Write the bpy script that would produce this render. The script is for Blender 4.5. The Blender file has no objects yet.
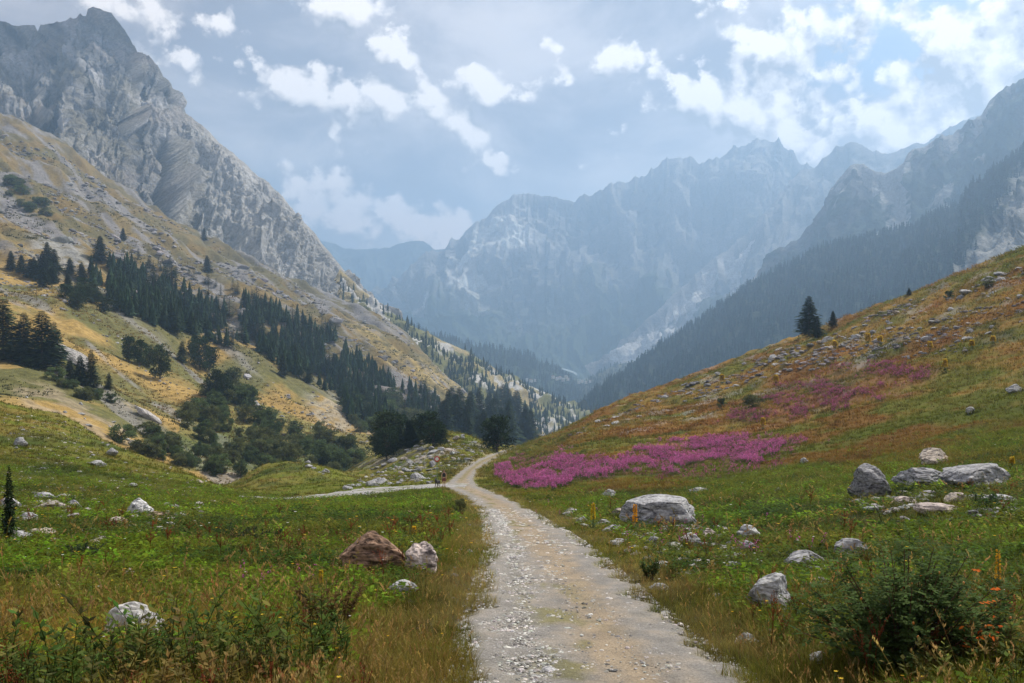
import bpy, math, random
import numpy as np
from mathutils import Vector, Matrix

random.seed(7)
RNG = np.random.default_rng(11)
W, H = 1024, 683
F = 995.55          # focal length in pixels (35 mm on 36 mm)
CX, CY, CZ = 512.0, 341.5, 2.06
scene = bpy.context.scene
COL = scene.collection

# ------------------------------------------------------------------ helpers
def P(px, py, Y):
    """world point that stands Y metres ahead in the direction of a photo pixel"""
    return np.array([(px - CX) / F * Y, Y, CZ - (py - CY) / F * Y])

def tag(o, label=None, cat=None, group=None, kind=None):
    if label: o['label'] = label
    if cat: o['category'] = cat
    if group: o['group'] = group
    if kind: o['kind'] = kind
    return o

def empty(name, loc=(0, 0, 0), rz=0.0):
    o = bpy.data.objects.new(name, None)
    o.empty_display_size = 0.3
    o.location = loc
    o.rotation_euler = (0, 0, rz)
    COL.objects.link(o)
    return o

def mesh_obj(name, me, parent=None):
    o = bpy.data.objects.new(name, me)
    COL.objects.link(o)
    if parent is not None: o.parent = parent
    return o

def make_mesh(name, V, Fc, col=None, mat=None, smooth=False):
    """V (n,3); Fc (m,3) or (m,4) int array; col (n,3) vertex colours"""
    V = np.asarray(V, dtype=np.float32); Fc = np.asarray(Fc, dtype=np.int32)
    k = Fc.shape[1]
    me = bpy.data.meshes.new(name)
    me.vertices.add(len(V)); me.vertices.foreach_set('co', V.ravel())
    me.loops.add(Fc.size); me.loops.foreach_set('vertex_index', Fc.ravel())
    me.polygons.add(len(Fc))
    me.polygons.foreach_set('loop_start', np.arange(0, Fc.size, k, dtype=np.int32))
    me.polygons.foreach_set('loop_total', np.full(len(Fc), k, dtype=np.int32))
    me.polygons.foreach_set('use_smooth', np.full(len(Fc), smooth, dtype=bool))
    if col is not None:
        at = me.attributes.new('col', 'FLOAT_COLOR', 'POINT')
        c4 = np.ones((len(V), 4), dtype=np.float32); c4[:, :3] = col
        at.data.foreach_set('color', c4.ravel())
    if mat is not None: me.materials.append(mat)
    me.update(calc_edges=True)
    return me

def grid_faces(n, m):
    i = np.arange(n - 1)[:, None] * m + np.arange(m - 1)[None, :]
    return np.stack([i, i + 1, i + m + 1, i + m], -1).reshape(-1, 4)

# ------------------------------------------------------------------ noise
def _h(ix, iy, iz, s):
    h = (ix.astype(np.int64) * 374761393 + iy.astype(np.int64) * 668265263 + iz.astype(np.int64) * 2147483647 % 1000003 * 97 + s * 1274126177) & 0xffffffff
    h = ((h ^ (h >> 13)) * 1274126177) & 0xffffffff
    h = ((h ^ (h >> 16)) * 2246822519) & 0xffffffff
    return ((h ^ (h >> 15)) & 0xffffff) / float(0xffffff)

def vnoise(x, y, z=None, s=0):
    x = np.asarray(x, float); y = np.asarray(y, float)
    z = np.zeros_like(x) if z is None else np.asarray(z, float)
    x, y, z = np.broadcast_arrays(x, y, z)
    xi, yi, zi = np.floor(x), np.floor(y), np.floor(z)
    fx, fy, fz = x - xi, y - yi, z - zi
    u, v, w = [t * t * t * (t * (t * 6 - 15) + 10) for t in (fx, fy, fz)]
    def L(a, b, t): return a + (b - a) * t
    c = [[[_h(xi + i, yi + j, zi + k, s) for k in (0, 1)] for j in (0, 1)] for i in (0, 1)]
    r = L(L(L(c[0][0][0], c[1][0][0], u), L(c[0][1][0], c[1][1][0], u), v),
          L(L(c[0][0][1], c[1][0][1], u), L(c[0][1][1], c[1][1][1], u), v), w)
    return r * 2 - 1

def fbm(x, y, z=None, o=4, s=0, g=0.5):
    r = 0; a = 1.0; t = 0
    x = np.asarray(x, float); y = np.asarray(y, float)
    for i in range(o):
        r = r + a * vnoise(x, y, z, s + i * 17); t += a
        # rotate the lattice every octave so that no grid direction shows
        x, y = (x * 0.8 - y * 0.6) * 2.03 + 3.1, (x * 0.6 + y * 0.8) * 2.03 - 1.7
        z = None if z is None else np.asarray(z) * 2.03 + 0.7
        a *= g
    return r / t * 1.5

def ridged(x, y, z=None, o=4, s=0):
    r = 0; a = 1.0; t = 0
    x = np.asarray(x, float); y = np.asarray(y, float)
    for i in range(o):
        r = r + a * (1 - np.abs(vnoise(x, y, z, s + i * 13)) * 1.6); t += a
        x, y = (x * 0.86 - y * 0.5) * 2.07 + 1.3, (x * 0.5 + y * 0.86) * 2.07 + 5.1
        z = None if z is None else np.asarray(z) * 2.07
        a *= 0.5
    return r / t

def sstep(a, b, x):
    t = np.clip((x - a) / (b - a), 0, 1)
    return t * t * (3 - 2 * t)

def pchip(xk, yk, x):
    xk = np.asarray(xk, float); yk = np.asarray(yk, float)
    h = np.diff(xk); d = np.diff(yk) / h
    m = np.zeros(len(xk))
    m[0], m[-1] = d[0], d[-1]
    for i in range(1, len(xk) - 1):
        if d[i - 1] * d[i] > 0:
            w1, w2 = 2 * h[i] + h[i - 1], h[i] + 2 * h[i - 1]
            m[i] = (w1 + w2) / (w1 / d[i - 1] + w2 / d[i])
    x = np.clip(x, xk[0], xk[-1])
    i = np.clip(np.searchsorted(xk, x) - 1, 0, len(xk) - 2)
    t = (x - xk[i]) / h[i]
    return ((1 + 2 * t) * (1 - t) ** 2 * yk[i] + t * (1 - t) ** 2 * h[i] * m[i]
            + t * t * (3 - 2 * t) * yk[i + 1] + t * t * (t - 1) * h[i] * m[i + 1])

def in_poly(px, py, poly):
    px = np.asarray(px, float); py = np.asarray(py, float)
    ins = np.zeros(px.shape, bool)
    n = len(poly)
    for i in range(n):
        x1, y1 = poly[i]; x2, y2 = poly[(i + 1) % n]
        c = ((y1 > py) != (y2 > py)) & (px < (x2 - x1) * (py - y1) / (y2 - y1 + 1e-9) + x1)
        ins ^= c
    return ins

def blur(a, k):
    for _ in range(2):
        for ax in (0, 1):
            p = np.pad(a, [(k, k) if i == ax else (0, 0) for i in (0, 1)], mode='edge')
            c = np.cumsum(p, axis=ax)
            c = np.concatenate([np.zeros_like(np.take(c, [0], axis=ax)), c], axis=ax)
            n = a.shape[ax]
            a = (np.take(c, np.arange(2 * k + 1, 2 * k + 1 + n), axis=ax) - np.take(c, np.arange(n), axis=ax)) / (2 * k + 1)
    return a

# ------------------------------------------------------------------ materials
def nodes(name):
    m = bpy.data.materials.new(name); m.use_nodes = True
    nt = m.node_tree; nt.nodes.clear()
    return m, nt

def N(nt, t, **kw):
    n = nt.nodes.new(t)
    for k, v in kw.items(): setattr(n, k, v)
    return n

def vcol_mat(name, rough=0.95, var=((3.0, 0.25),), bump=((6.0, 0.02),), translucent=0.0, spec=0.15, sat_shift=0.0, tint=None):
    """base colour from the 'col' attribute, broken up with world-scale noise; layered noise bump"""
    m, nt = nodes(name)
    out = N(nt, 'ShaderNodeOutputMaterial')
    b = N(nt, 'ShaderNodeBsdfPrincipled')
    b.inputs['Roughness'].default_value = rough
    b.inputs['Specular IOR Level'].default_value = spec
    at = N(nt, 'ShaderNodeAttribute', attribute_name='col')
    tc = N(nt, 'ShaderNodeTexCoord')
    c = at.outputs['Color']
    for i, (sc, amt) in enumerate(var):
        nz = N(nt, 'ShaderNodeTexNoise'); nz.inputs['Scale'].default_value = sc
        nz.inputs['Detail'].default_value = 6; nz.inputs['Roughness'].default_value = 0.65
        nt.links.new(tc.outputs['Object'], nz.inputs['Vector'])
        mr = N(nt, 'ShaderNodeMapRange')
        mr.inputs['From Min'].default_value = 0.3; mr.inputs['From Max'].default_value = 0.7
        mr.inputs['To Min'].default_value = 1 - amt; mr.inputs['To Max'].default_value = 1 + amt
        nt.links.new(nz.outputs['Fac'], mr.inputs['Value'])
        mx = N(nt, 'ShaderNodeVectorMath', operation='SCALE')
        nt.links.new(c, mx.inputs[0]); nt.links.new(mr.outputs['Result'], mx.inputs['Scale'])
        c = mx.outputs['Vector']
    nt.links.new(c, b.inputs['Base Color'])
    prev = None
    for sc, d in bump:
        nz = N(nt, 'ShaderNodeTexNoise'); nz.inputs['Scale'].default_value = sc
        nz.inputs['Detail'].default_value = 8; nz.inputs['Roughness'].default_value = 0.6
        nt.links.new(tc.outputs['Object'], nz.inputs['Vector'])
        bp = N(nt, 'ShaderNodeBump'); bp.inputs['Distance'].default_value = d; bp.inputs['Strength'].default_value = 1.0
        nt.links.new(nz.outputs['Fac'], bp.inputs['Height'])
        if prev is not None: nt.links.new(prev, bp.inputs['Normal'])
        prev = bp.outputs['Normal']
    if prev is not None: nt.links.new(prev, b.inputs['Normal'])
    sh = b.outputs['BSDF']
    if translucent > 0:
        tr = N(nt, 'ShaderNodeBsdfTranslucent'); nt.links.new(c, tr.inputs['Color'])
        mix = N(nt, 'ShaderNodeMixShader'); mix.inputs[0].default_value = translucent
        nt.links.new(sh, mix.inputs[1]); nt.links.new(tr.outputs[0], mix.inputs[2])
        sh = mix.outputs[0]
    nt.links.new(sh, out.inputs['Surface'])
    return m

M_GROUND = vcol_mat('ground_earth', spec=.04, var=((0.9, 0.18), (9.0, 0.35)), bump=((3.0, 0.10), (14.0, 0.04)))
M_PATH = vcol_mat('path_gravel', var=((2.2, 0.12), (30.0, 0.35)), bump=((9.0, 0.03), (40.0, 0.02)))
M_HILL = vcol_mat('hillside_turf', spec=.05, var=((0.05, 0.16), (0.5, 0.35)), bump=((0.25, 1.0), (1.2, 0.4)))
M_FARROCK = vcol_mat('mountain_rock', spec=.06, var=((0.02, 0.12), (0.12, 0.38)), bump=((0.03, 12.0), (0.15, 6.0), (0.5, 1.8)))
M_LEAF = vcol_mat('leaf', rough=0.8, var=(), bump=(), translucent=0.45, spec=0.06)
M_NEEDLE = vcol_mat('needle', rough=0.75, var=(), bump=(), translucent=0.15, spec=0.05)
M_BARK = vcol_mat('bark', var=((4.0, 0.3),), bump=((12.0, 0.03),))
M_PAINT = vcol_mat('painted_metal', rough=0.45, var=((20.0, 0.05),), bump=(), spec=0.4)
M_CLOTH = vcol_mat('cloth_and_skin', rough=0.85, var=((30.0, 0.1),), bump=())
M_WALL = vcol_mat('house_plaster', rough=0.9, var=((0.6, 0.1),), bump=())

def rock_mat():
    m, nt = nodes('boulder_rock')
    out = N(nt, 'ShaderNodeOutputMaterial'); b = N(nt, 'ShaderNodeBsdfPrincipled')
    b.inputs['Roughness'].default_value = 0.92; b.inputs['Specular IOR Level'].default_value = 0.2
    at = N(nt, 'ShaderNodeAttribute', attribute_name='col'); tc = N(nt, 'ShaderNodeTexCoord')
    oi = N(nt, 'ShaderNodeObjectInfo')
    add = N(nt, 'ShaderNodeVectorMath', operation='ADD')
    nt.links.new(tc.outputs['Object'], add.inputs[0]); nt.links.new(oi.outputs['Location'], add.inputs[1])
    # bands of pale and dark mineral
    mp = N(nt, 'ShaderNodeMapping'); mp.inputs['Scale'].default_value = (2.2, 7.0, 11.0); mp.inputs['Rotation'].default_value = (0.5, 0.4, 0.3)
    nt.links.new(add.outputs[0], mp.inputs['Vector'])
    n1 = N(nt, 'ShaderNodeTexNoise'); n1.inputs['Scale'].default_value = 0.9; n1.inputs['Detail'].default_value = 8; n1.inputs['Distortion'].default_value = 1.2
    nt.links.new(mp.outputs[0], n1.inputs['Vector'])
    r1 = N(nt, 'ShaderNodeValToRGB'); e = r1.color_ramp.elements
    e[0].position = 0.36; e[0].color = (0.24, 0.24, 0.27, 1); e[1].position = 0.62; e[1].color = (1.25, 1.25, 1.24, 1)
    x = e.new(0.43); x.color = (0.72, 0.72, 0.74, 1)
    nt.links.new(n1.outputs['Fac'], r1.inputs[0])
    # lichen spots
    n2 = N(nt, 'ShaderNodeTexNoise'); n2.inputs['Scale'].default_value = 14; n2.inputs['Detail'].default_value = 5
    nt.links.new(add.outputs[0], n2.inputs['Vector'])
    r2 = N(nt, 'ShaderNodeValToRGB'); e = r2.color_ramp.elements
    e[0].position = 0.35; e[0].color = (0.6, 0.6, 0.58, 1); e[1].position = 0.6; e[1].color = (1.1, 1.1, 1.1, 1)
    nt.links.new(n2.outputs['Fac'], r2.inputs[0])
    m1 = N(nt, 'ShaderNodeVectorMath', operation='MULTIPLY'); m2 = N(nt, 'ShaderNodeVectorMath', operation='MULTIPLY')
    nt.links.new(at.outputs['Color'], m1.inputs[0]); nt.links.new(r1.outputs[0], m1.inputs[1])
    nt.links.new(m1.outputs[0], m2.inputs[0]); nt.links.new(r2.outputs[0], m2.inputs[1])
    nt.links.new(m2.outputs[0], b.inputs['Base Color'])
    bp = N(nt, 'ShaderNodeBump'); bp.inputs['Distance'].default_value = 0.05
    nt.links.new(n1.outputs['Fac'], bp.inputs['Height'])
    bq = N(nt, 'ShaderNodeBump'); bq.inputs['Distance'].default_value = 0.02
    nt.links.new(n2.outputs['Fac'], bq.inputs['Height']); nt.links.new(bp.outputs[0], bq.inputs['Normal'])
    nt.links.new(bq.outputs[0], b.inputs['Normal'])
    nt.links.new(b.outputs[0], out.inputs[0])
    return m
M_ROCK = rock_mat()

# ------------------------------------------------------------------ near terrain
class Table:
    """elevation profile of a piece of land: for every bearing (px column) the apparent height at each distance"""
    def __init__(self, rows, cols, x0, x1):
        self.x0, self.x1 = x0, x1
        self.L = np.log(np.array(rows, float))
        self.nl = 400; self.nx = int((x1 - x0) / 5) + 1
        fl = np.linspace(self.L[0], self.L[-1], self.nl)
        ks = sorted(cols)
        A = np.array([pchip(self.L, cols[k], fl) for k in ks])          # (ncol, nl)
        fx = np.linspace(x0, x1, self.nx)
        G = np.empty((self.nx, self.nl))
        for j in range(self.nl): G[:, j] = pchip(ks, A[:, j], fx)
        self.G = blur(G, 2); self.fl = fl
        self.G[:, :60] = G[:, :60]
    def py(self, px, Y):
        l = (np.log(np.maximum(Y, 1e-3)) - self.L[0]) / (self.L[-1] - self.L[0]) * (self.nl - 1)
        x = (np.asarray(px) - self.x0) / (self.x1 - self.x0) * (self.nx - 1)
        l = np.clip(l, 0, self.nl - 1.001); x = np.clip(x, 0, self.nx - 1.001)
        i = x.astype(int); j = l.astype(int); a = x - i; b = l - j
        G = self.G
        return (G[i, j] * (1 - a) * (1 - b) + G[i + 1, j] * a * (1 - b) + G[i, j + 1] * (1 - a) * b + G[i + 1, j + 1] * a * b)

R1 = [1.2, 3, 6, 10, 15, 20, 30, 40, 60, 80, 95, 110, 130, 150, 180, 220, 260, 320, 420]
B0 = [2172, 1147, 806]
T1 = Table(R1, {
 -500: B0+[664,588,545,490,450,400,370,355,345,335,330,330,345,365,390,430],
 -200: B0+[667,592,550,505,475,440,410,395,385,375,372,380,400,420,440,460],
 0:   B0+[669,598,562,526,508,480,452,436,421,406,404,415,440,460,480,500],
 60:  B0+[669,599,563,527,510,485,460,446,432,418,417,430,455,475,490,505],
 110: B0+[669,600,565,529,512,491,470,458,449,444,450,470,490,500,505,510],
 180: B0+[669,601,566,531,514,496,481,474,470,475,485,497,503,505,507,510],
 230: B0+[669,601,566,532,515,500,492,490,489,488,488,494,503,508,510,512],
 265: B0+[669,601,566,532,515,502,497,493,488,473,465,475,495,505,508,512],
 300: B0+[669,601,566,532,515,503,498,492,486,469,460,470,488,500,505,510],
 330: B0+[669,601,566,532,515,502,497,490,485,474,467,474,480,485,495,505],
 360: B0+[669,601,566,532,515,501,495,489,484,482,481,476,467,465,475,490],
 400: B0+[669,601,566,532,515,499,492,487,483,478,472,463,451,448,460,480],
 440: B0+[669,601,566,532,515,498,490,486,481,475,466,450,433,430,445,470],
 470: B0+[669,601,566,532,515,498,490,486,479,471,465,452,438,436,450,470],
 500: B0+[669,601,566,532,515,498,490,485,478,470,465,459,451,448,455,470],
 540: B0+[669,601,566,532,516,498,487,479,471,461,454,447,441,441,450,470],
 600: B0+[669,601,566,532,516,496,479,470,460,447,437,424,413,411,420,440],
 700: B0+[669,600,565,530,512,490,473,462,451,435,422,403,382,372,380,400],
 800: B0+[668,598,562,524,504,479,458,444,430,412,394,370,345,336,345,370],
 900: B0+[666,594,556,513,490,461,434,418,400,375,352,323,300,299,315,340],
 1024: B0+[662,586,545,499,474,438,405,380,357,325,295,259,248,255,270,300],
 1200: B0+[655,575,530,475,445,400,355,320,290,250,215,180,170,180,200,230],
 1500: B0+[645,560,510,450,410,340,280,240,205,170,140,110,100,110,140,180],
}, -500, 1500)

# path centreline: distance -> lateral offset (m), half width
PY = [1.0, 5, 9.5, 13, 21, 30, 39, 57, 75, 94, 112, 130, 150, 180, 205, 240]
PX = [1.0, 0.95, 0.85, 0.75, 0.70, 0.45, 0.0, -1.3, -2.9, -4.8, -5.6, -5.7, -5.3, -3.6, -1.6, 2]
PW = [1.35, 1.35, 1.34, 1.28, 1.22, 1.16, 1.10, 1.12, 1.3, 1.55, 1.3, 1.15, 1.1, 1.05, 1.0, 1.0]
def path_x(Y): return pchip(PY, PX, Y)
def path_w(Y): return pchip(PY, PW, Y)
def path_mask(X, Y, grow=0.0, soft=0.5):
    e = vnoise(X * 0.9, Y * 0.9, s=5) * 0.22 + vnoise(X * 3, Y * 3, s=6) * 0.12
    d = np.abs(X - path_x(Y)) + e - path_w(Y) - grow
    return 1 - sstep(-soft * .5, soft * .5, d)
# side track that leaves the path to the left
TK = [(452, 96, 5.5), (425, 94, 8.0), (400, 91, 9.4), (370, 87, 10.4), (340, 84, 10.6), (310, 80, 9.0), (285, 77, 6.5), (265, 74, 3.0)]
TX = np.array([(p - CX) / F * y for p, y, w in TK])[::-1]; TY = np.array([y for p, y, w in TK])[::-1]; TW = np.array([w for p, y, w in TK])[::-1]
def track_mask(X, Y, grow=0.0):
    yc = np.interp(X, TX, TY); w = np.interp(X, TX, TW)
    d = np.abs(Y - yc) - w - grow + vnoise(X * .5, Y * .5, s=8) * 0.8
    m = 1 - sstep(-0.5, 0.5, d)
    return m * ((X > TX[0] - .5) & (X < TX[-1] + 1.0))

def base_z(X, Y):
    px = X / np.maximum(Y, 0.1) * F + CX
    return CZ - (T1.py(px, Y) - CY) / F * Y

def gz(X, Y, smooth=False):
    X = np.asarray(X, float); Y = np.asarray(Y, float)
    z = base_z(X, Y)
    pm = np.maximum(path_mask(X, Y, 0.5, 1.2), track_mask(X, Y, 0.6))
    if smooth: return z
    n = 0.10 * fbm(X * 0.45, Y * 0.45, o=3, s=21) + 0.05 * fbm(X * 2.1, Y * 2.1, o=2, s=23)
    n = n + np.clip((Y - 35) / 120, 0, 1.6) * (0.55 * fbm(X * 0.10, Y * 0.10, o=4, s=25) + 0.25 * fbm(X * 0.5, Y * 0.5, o=2, s=26))
    return z + n * (1 - pm)

def proj(X, Y, Z):
    return X / Y * F + CX, CY - (Z - CZ) / Y * F

YS = np.exp(np.linspace(math.log(2.0), math.log(400), 2400))
def hit(px, py, y0=2.0, y1=400.0):
    """first place where the near ground shows at this pixel"""
    X = (px - CX) / F * YS
    z = gz(X, YS)
    q = CY - (z - CZ) / YS * F
    ok = np.where((q <= py) & (YS >= y0) & (YS <= y1))[0]
    k = ok[0] if len(ok) else int(np.argmin(np.where((YS >= y0) & (YS <= y1), np.abs(q - py), 1e9)))
    return np.array([X[k], YS[k], z[k]])

FL1 = [(487,490),(500,472),(520,455),(560,452),(610,461),(660,449),(720,440),(770,441),(815,445),(785,455),(740,464),(690,466),(650,473),(600,480),(540,487)]
FL2 = [(705,420),(745,400),(790,380),(840,368),(915,366),(940,376),(915,392),(870,404),(800,412),(760,422)]
FL3 = [(640,480),(700,470),(780,462),(770,472),(700,482)]
def flower_mask(px, py):
    w1 = fbm(px * 0.03, py * 0.12, o=5, s=40, g=.65); w2 = fbm(px * 0.05, py * 0.20, o=5, s=44, g=.65)
    a = in_poly(px + w1 * 20, py + w2 * 9, FL1).astype(float)
    # the grassy gap in the middle of the big patch
    g = in_poly(px + w2 * 6, py + w1 * 6, [(505,468),(530,452),(560,450),(540,466),(515,476)])
    a = np.where(g, a * 0.25, a)
    b = in_poly(px + w1 * 30, py + w2 * 9, FL2).astype(float)
    c = in_poly(px + w1 * 14, py + w2 * 6, FL3).astype(float)
    a = a * (px > 494)
    return a, b, c

def C(*a): return np.array(a, float)
def mixc(a, b, t): return a + (b - a) * t[..., None]

GREEN = C(0.115, 0.140, 0.018); DKGREEN = C(0.042, 0.066, 0.016); OLIVE = C(0.155, 0.140, 0.034)
GOLD = C(0.26, 0.155, 0.042); RUST = C(0.20, 0.085, 0.028); STRAW = C(0.40, 0.31, 0.13)
def land_colour(X, Y, Z):
    """how lush / dry the turf is at each place"""
    px, py = proj(X, Y, Z)
    n1 = fbm(X * 0.06, Y * 0.06, o=4, s=60); n2 = fbm(X * 0.35, Y * 0.35, o=4, s=64); n3 = fbm(X * 1.4, Y * 1.4, o=3, s=68)
    # right hill: drier as it climbs; left meadow stays green
    right = sstep(470, 640, px)
    dry = right * sstep(45, 120, Y + n1 * 26) * 0.82
    dry = np.maximum(dry, right * sstep(500, 478, py) * sstep(700, 560, px) * 0.8)
    leftdry = (1 - right) * (sstep(70, 130, Y + n1 * 25) * 0.30 + .62 * sstep(16, 9, Y + n1 * 4))
    d = np.clip(dry + leftdry + n2 * 0.38 + n3 * 0.15, 0, 1)
    c = mixc(np.broadcast_to(GREEN, X.shape + (3,)), OLIVE, np.clip(d * 2, 0, 1))
    c = mixc(c, GOLD, np.clip(d * 2 - 1, 0, 1))
    c = mixc(c, DKGREEN, sstep(0.1, 0.75, fbm(X * 0.13, Y * 0.13, o=3, s=72)) * 0.7)
    c = mixc(c, GREEN * .8, right * sstep(60, 90, Y) * sstep(.05, .45, fbm(X * .07 + 5, Y * .045, o=4, s=78)) * .75)
    c = mixc(c, RUST, sstep(-0.05, 0.5, fbm(X * 0.12 + 9, Y * 0.09, o=4, s=76)) * (0.15 + 0.55 * right * sstep(40, 80, Y)))
    # straw verge beside the path
    v = path_mask(X, Y, 0.9, 1.6) * sstep(-0.6, 0.5, n2 + 0.2)
    c = mixc(c, STRAW * 0.75, v * 0.6)
    return c, d

# ground sheet
nx, ny = 620, 640
gx = np.linspace(-500, 1500, nx); gy = np.exp(np.linspace(math.log(1.2), math.log(415), ny))
PXg, Yg = np.meshgrid(gx, gy); Xg = (PXg - CX) / F * Yg
Zg = gz(Xg, Yg)
pm = path_mask(Xg, Yg, -0.05, 0.7); tm = track_mask(Xg, Yg, -0.2)
colg, _ = land_colour(Xg, Yg, Zg)
pxg, pyg = proj(Xg, Yg, Zg)
fa, fb, fc = flower_mask(pxg, pyg)
colg = mixc(colg, C(0.20, 0.07, 0.10), np.clip(fa * 0.45 + fb * 0.25 + fc * 0.2, 0, 1))
colg = mixc(colg, C(0.33, 0.28, 0.20), np.maximum(pm, tm))
soil_shade = (.42 + .58 * sstep(35, 120, Yg))[..., None]  # soil colour darkened nearby, painting in shade between the plants
colg = colg * soil_shade
rk = sstep(0.35, 0.6, fbm(Xg * 0.16, Yg * 0.16, o=5, s=80)) * sstep(110, 150, Yg) * sstep(560, 640, PXg)
rk2 = sstep(0.1, 0.45, fbm(Xg * 0.16, Yg * 0.16, o=5, s=82)) * sstep(130, 160, Yg) * sstep(340, 380, PXg) * (1 - sstep(480, 500, PXg))
colg = mixc(colg, C(0.30, 0.28, 0.26), np.maximum(rk, rk2) * 0.55)
Zg2 = Zg - 0.10 * np.maximum(pm, tm)
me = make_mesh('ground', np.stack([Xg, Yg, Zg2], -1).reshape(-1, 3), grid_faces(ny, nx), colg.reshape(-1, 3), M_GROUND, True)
tag(mesh_obj('ground', me), kind='structure')

# path sheet
SAND = C(0.27, 0.215, 0.15); GRAV = C(0.235, 0.22, 0.20)
def path_colour(X, Y, u):
    n = fbm(X * 1.1, Y * 0.35, o=4, s=90); n2 = fbm(X * 4, Y * 2, o=3, s=93)
    wheel = np.exp(-((u - 0.22 + n * 0.15) / 0.33) ** 2)
    wheel2 = np.exp(-((u + 0.05) / 0.25) ** 2) * sstep(18, 30, Y)
    t = np.clip(wheel + wheel2 + n2 * 0.35, 0, 1)
    c = mixc(np.broadcast_to(GRAV, X.shape + (3,)), SAND, t)
    c = mixc(c, C(0.15, 0.14, 0.05), sstep(0.2, 0.55, fbm(X * 1.7, Y * 0.6, o=4, s=97)) * np.exp(-((u + 0.12) / 0.35) ** 2) * 0.8)
    c = mixc(c, C(.17, .15, .06), np.exp(-((u - .02) / .22) ** 2) * sstep(98, 118, Y + n * 6) * sstep(-.5, .1, n2 + .2) * .9)
    return c * (1 + 0.16 * n2[..., None])
nu, nv = 60, 1100
u = np.linspace(-1.3, 1.3, nu); yy = np.exp(np.linspace(math.log(1.5), math.log(232), nv))
U, YY = np.meshgrid(u, yy)
ww = path_w(YY); XX = path_x(YY) + U * ww
e = (vnoise(XX * 0.9, YY * 0.9, s=5) * 0.22 + vnoise(XX * 3, YY * 3, s=6) * 0.12) / ww
zz = base_z(XX, YY) + 0.012 * fbm(XX * 3, YY * 2, o=3, s=101) - 0.02 * np.exp(-((U - 0.22) / 0.3) ** 2) - 0.02 * np.exp(-((U + 0.5) / 0.25) ** 2)
zz = zz + 0.02 - 0.13 * sstep(0.85, 1.2, np.abs(U) + e)
pc = path_colour(XX, YY, U)
pc = mixc(pc, C(0.16, 0.14, 0.05), sstep(0.8, 1.05, np.abs(U) + e) * 0.7)
tag(mesh_obj('path', make_mesh('path', np.stack([XX, YY, zz], -1).reshape(-1, 3), grid_faces(nv, nu), pc.reshape(-1, 3), M_PATH, True)), kind='structure')
# side track sheet
nu, nv = 40, 260
xx = np.linspace(TX[0] - 1, TX[-1] + 1.5, nv); u = np.linspace(-1.35, 1.35, nu)
U, XX = np.meshgrid(u, xx); YY = np.interp(XX, TX, TY) + U * np.interp(XX, TX, TW)
e = vnoise(XX * .5, YY * .5, s=8) * 0.8 / 3
zz = base_z(XX, YY) + 0.05 * fbm(XX, YY, o=3, s=105) + 0.03 - 0.4 * sstep(0.85, 1.25, np.abs(U) + e)
pc = np.broadcast_to(C(0.30, 0.29, 0.28), XX.shape + (3,)) * (1 + 0.3 * fbm(XX * 1.5, YY * 1.5, o=3, s=108)[..., None])
pc = mixc(pc, C(0.14, 0.15, 0.05), sstep(0.3, 0.6, fbm(XX * .6, YY * .6, o=3, s=111)) * .7)
tag(mesh_obj('gravel_track', make_mesh('gravel_track', np.stack([XX, YY, zz], -1).reshape(-1, 3), grid_faces(nv, nu)[:, ::-1], pc.reshape(-1, 3), M_PATH, True)), kind='structure')

# ------------------------------------------------------------------ left hillside
R2 = [130, 200, 250, 300, 350, 400, 450, 550, 700, 850, 1000, 1200, 1600]
T2 = Table(R2, {
 -600: [430,330,300,262,225,190,160,110,60,20,-20,-60,-40],
 -200: [450,385,350,312,275,250,230,200,160,120,80,45,60],
 0:   [470,412,378,340,305,285,272,248,215,180,150,118,140],
 60:  [480,428,396,360,326,300,285,262,230,202,175,148,170],
 100: [490,445,412,380,345,318,300,275,245,220,200,180,200],
 150: [500,465,434,404,374,347,326,298,268,243,225,208,225],
 200: [505,482,455,427,400,375,355,325,295,270,252,236,252],
 250: [510,495,470,443,418,395,377,349,316,292,277,263,280],
 300: [515,502,482,458,437,418,402,372,340,318,303,292,305],
 350: [515,508,492,472,452,434,420,394,359,336,322,312,325],
 400: [520,510,498,482,463,448,437,412,384,362,347,337,350],
 450: [520,510,500,488,474,462,452,434,414,400,392,388,400],
 500: [520,510,503,495,484,474,466,454,440,430,425,425,435],
 560: [520,512,506,500,492,485,478,468,458,450,446,446,455],
 640: [520,515,510,505,500,495,490,482,475,470,468,468,475],
}, -600, 640)
def z2(px, Y):
    X = (px - CX) / F * Y
    n = fbm(X * 0.012, Y * 0.012, o=5, s=130) * 7 * np.clip(Y / 400, .3, 1.8) + ridged(X * .02 + Y * .02, (Y - X) * .004, o=4, s=134) * 5 * np.clip(Y / 500, .2, 2)
    return CZ - (T2.py(px, Y) - CY) / F * Y + n - 2.5
nx, ny = 560, 620
gx = np.linspace(-600, 640, nx); gy = np.exp(np.linspace(math.log(140), math.log(1560), ny))
PXh, Yh = np.meshgrid(gx, gy); Xh = (PXh - CX) / F * Yh; Zh = z2(PXh, Yh)
pxh, pyh = proj(Xh, Yh, Zh)
SLOPEGOLD = C(0.33, 0.225, 0.078); SLOPEOLIVE = C(0.13, 0.125, 0.045); SLATE = C(0.20, 0.19, 0.185); BROWN = C(0.125, 0.105, 0.055)
a = fbm(Xh * .012, Yh * .02, o=5, s=140); b = fbm(Xh * .05, Yh * .03, o=5, s=145); cc = fbm((Xh + Yh) * .05, (Yh - Xh) * .008, o=5, s=149)
hc = mixc(np.broadcast_to(SLOPEGOLD, Xh.shape + (3,)), SLOPEOLIVE, sstep(-0.3, 0.45, a + b * .8 + sstep(180, 300, pxh) * .45 - .15))
up = sstep(430, 600, Yh + a * 80)
hc = mixc(hc, BROWN, up * (0.75 + .2 * b))
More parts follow.
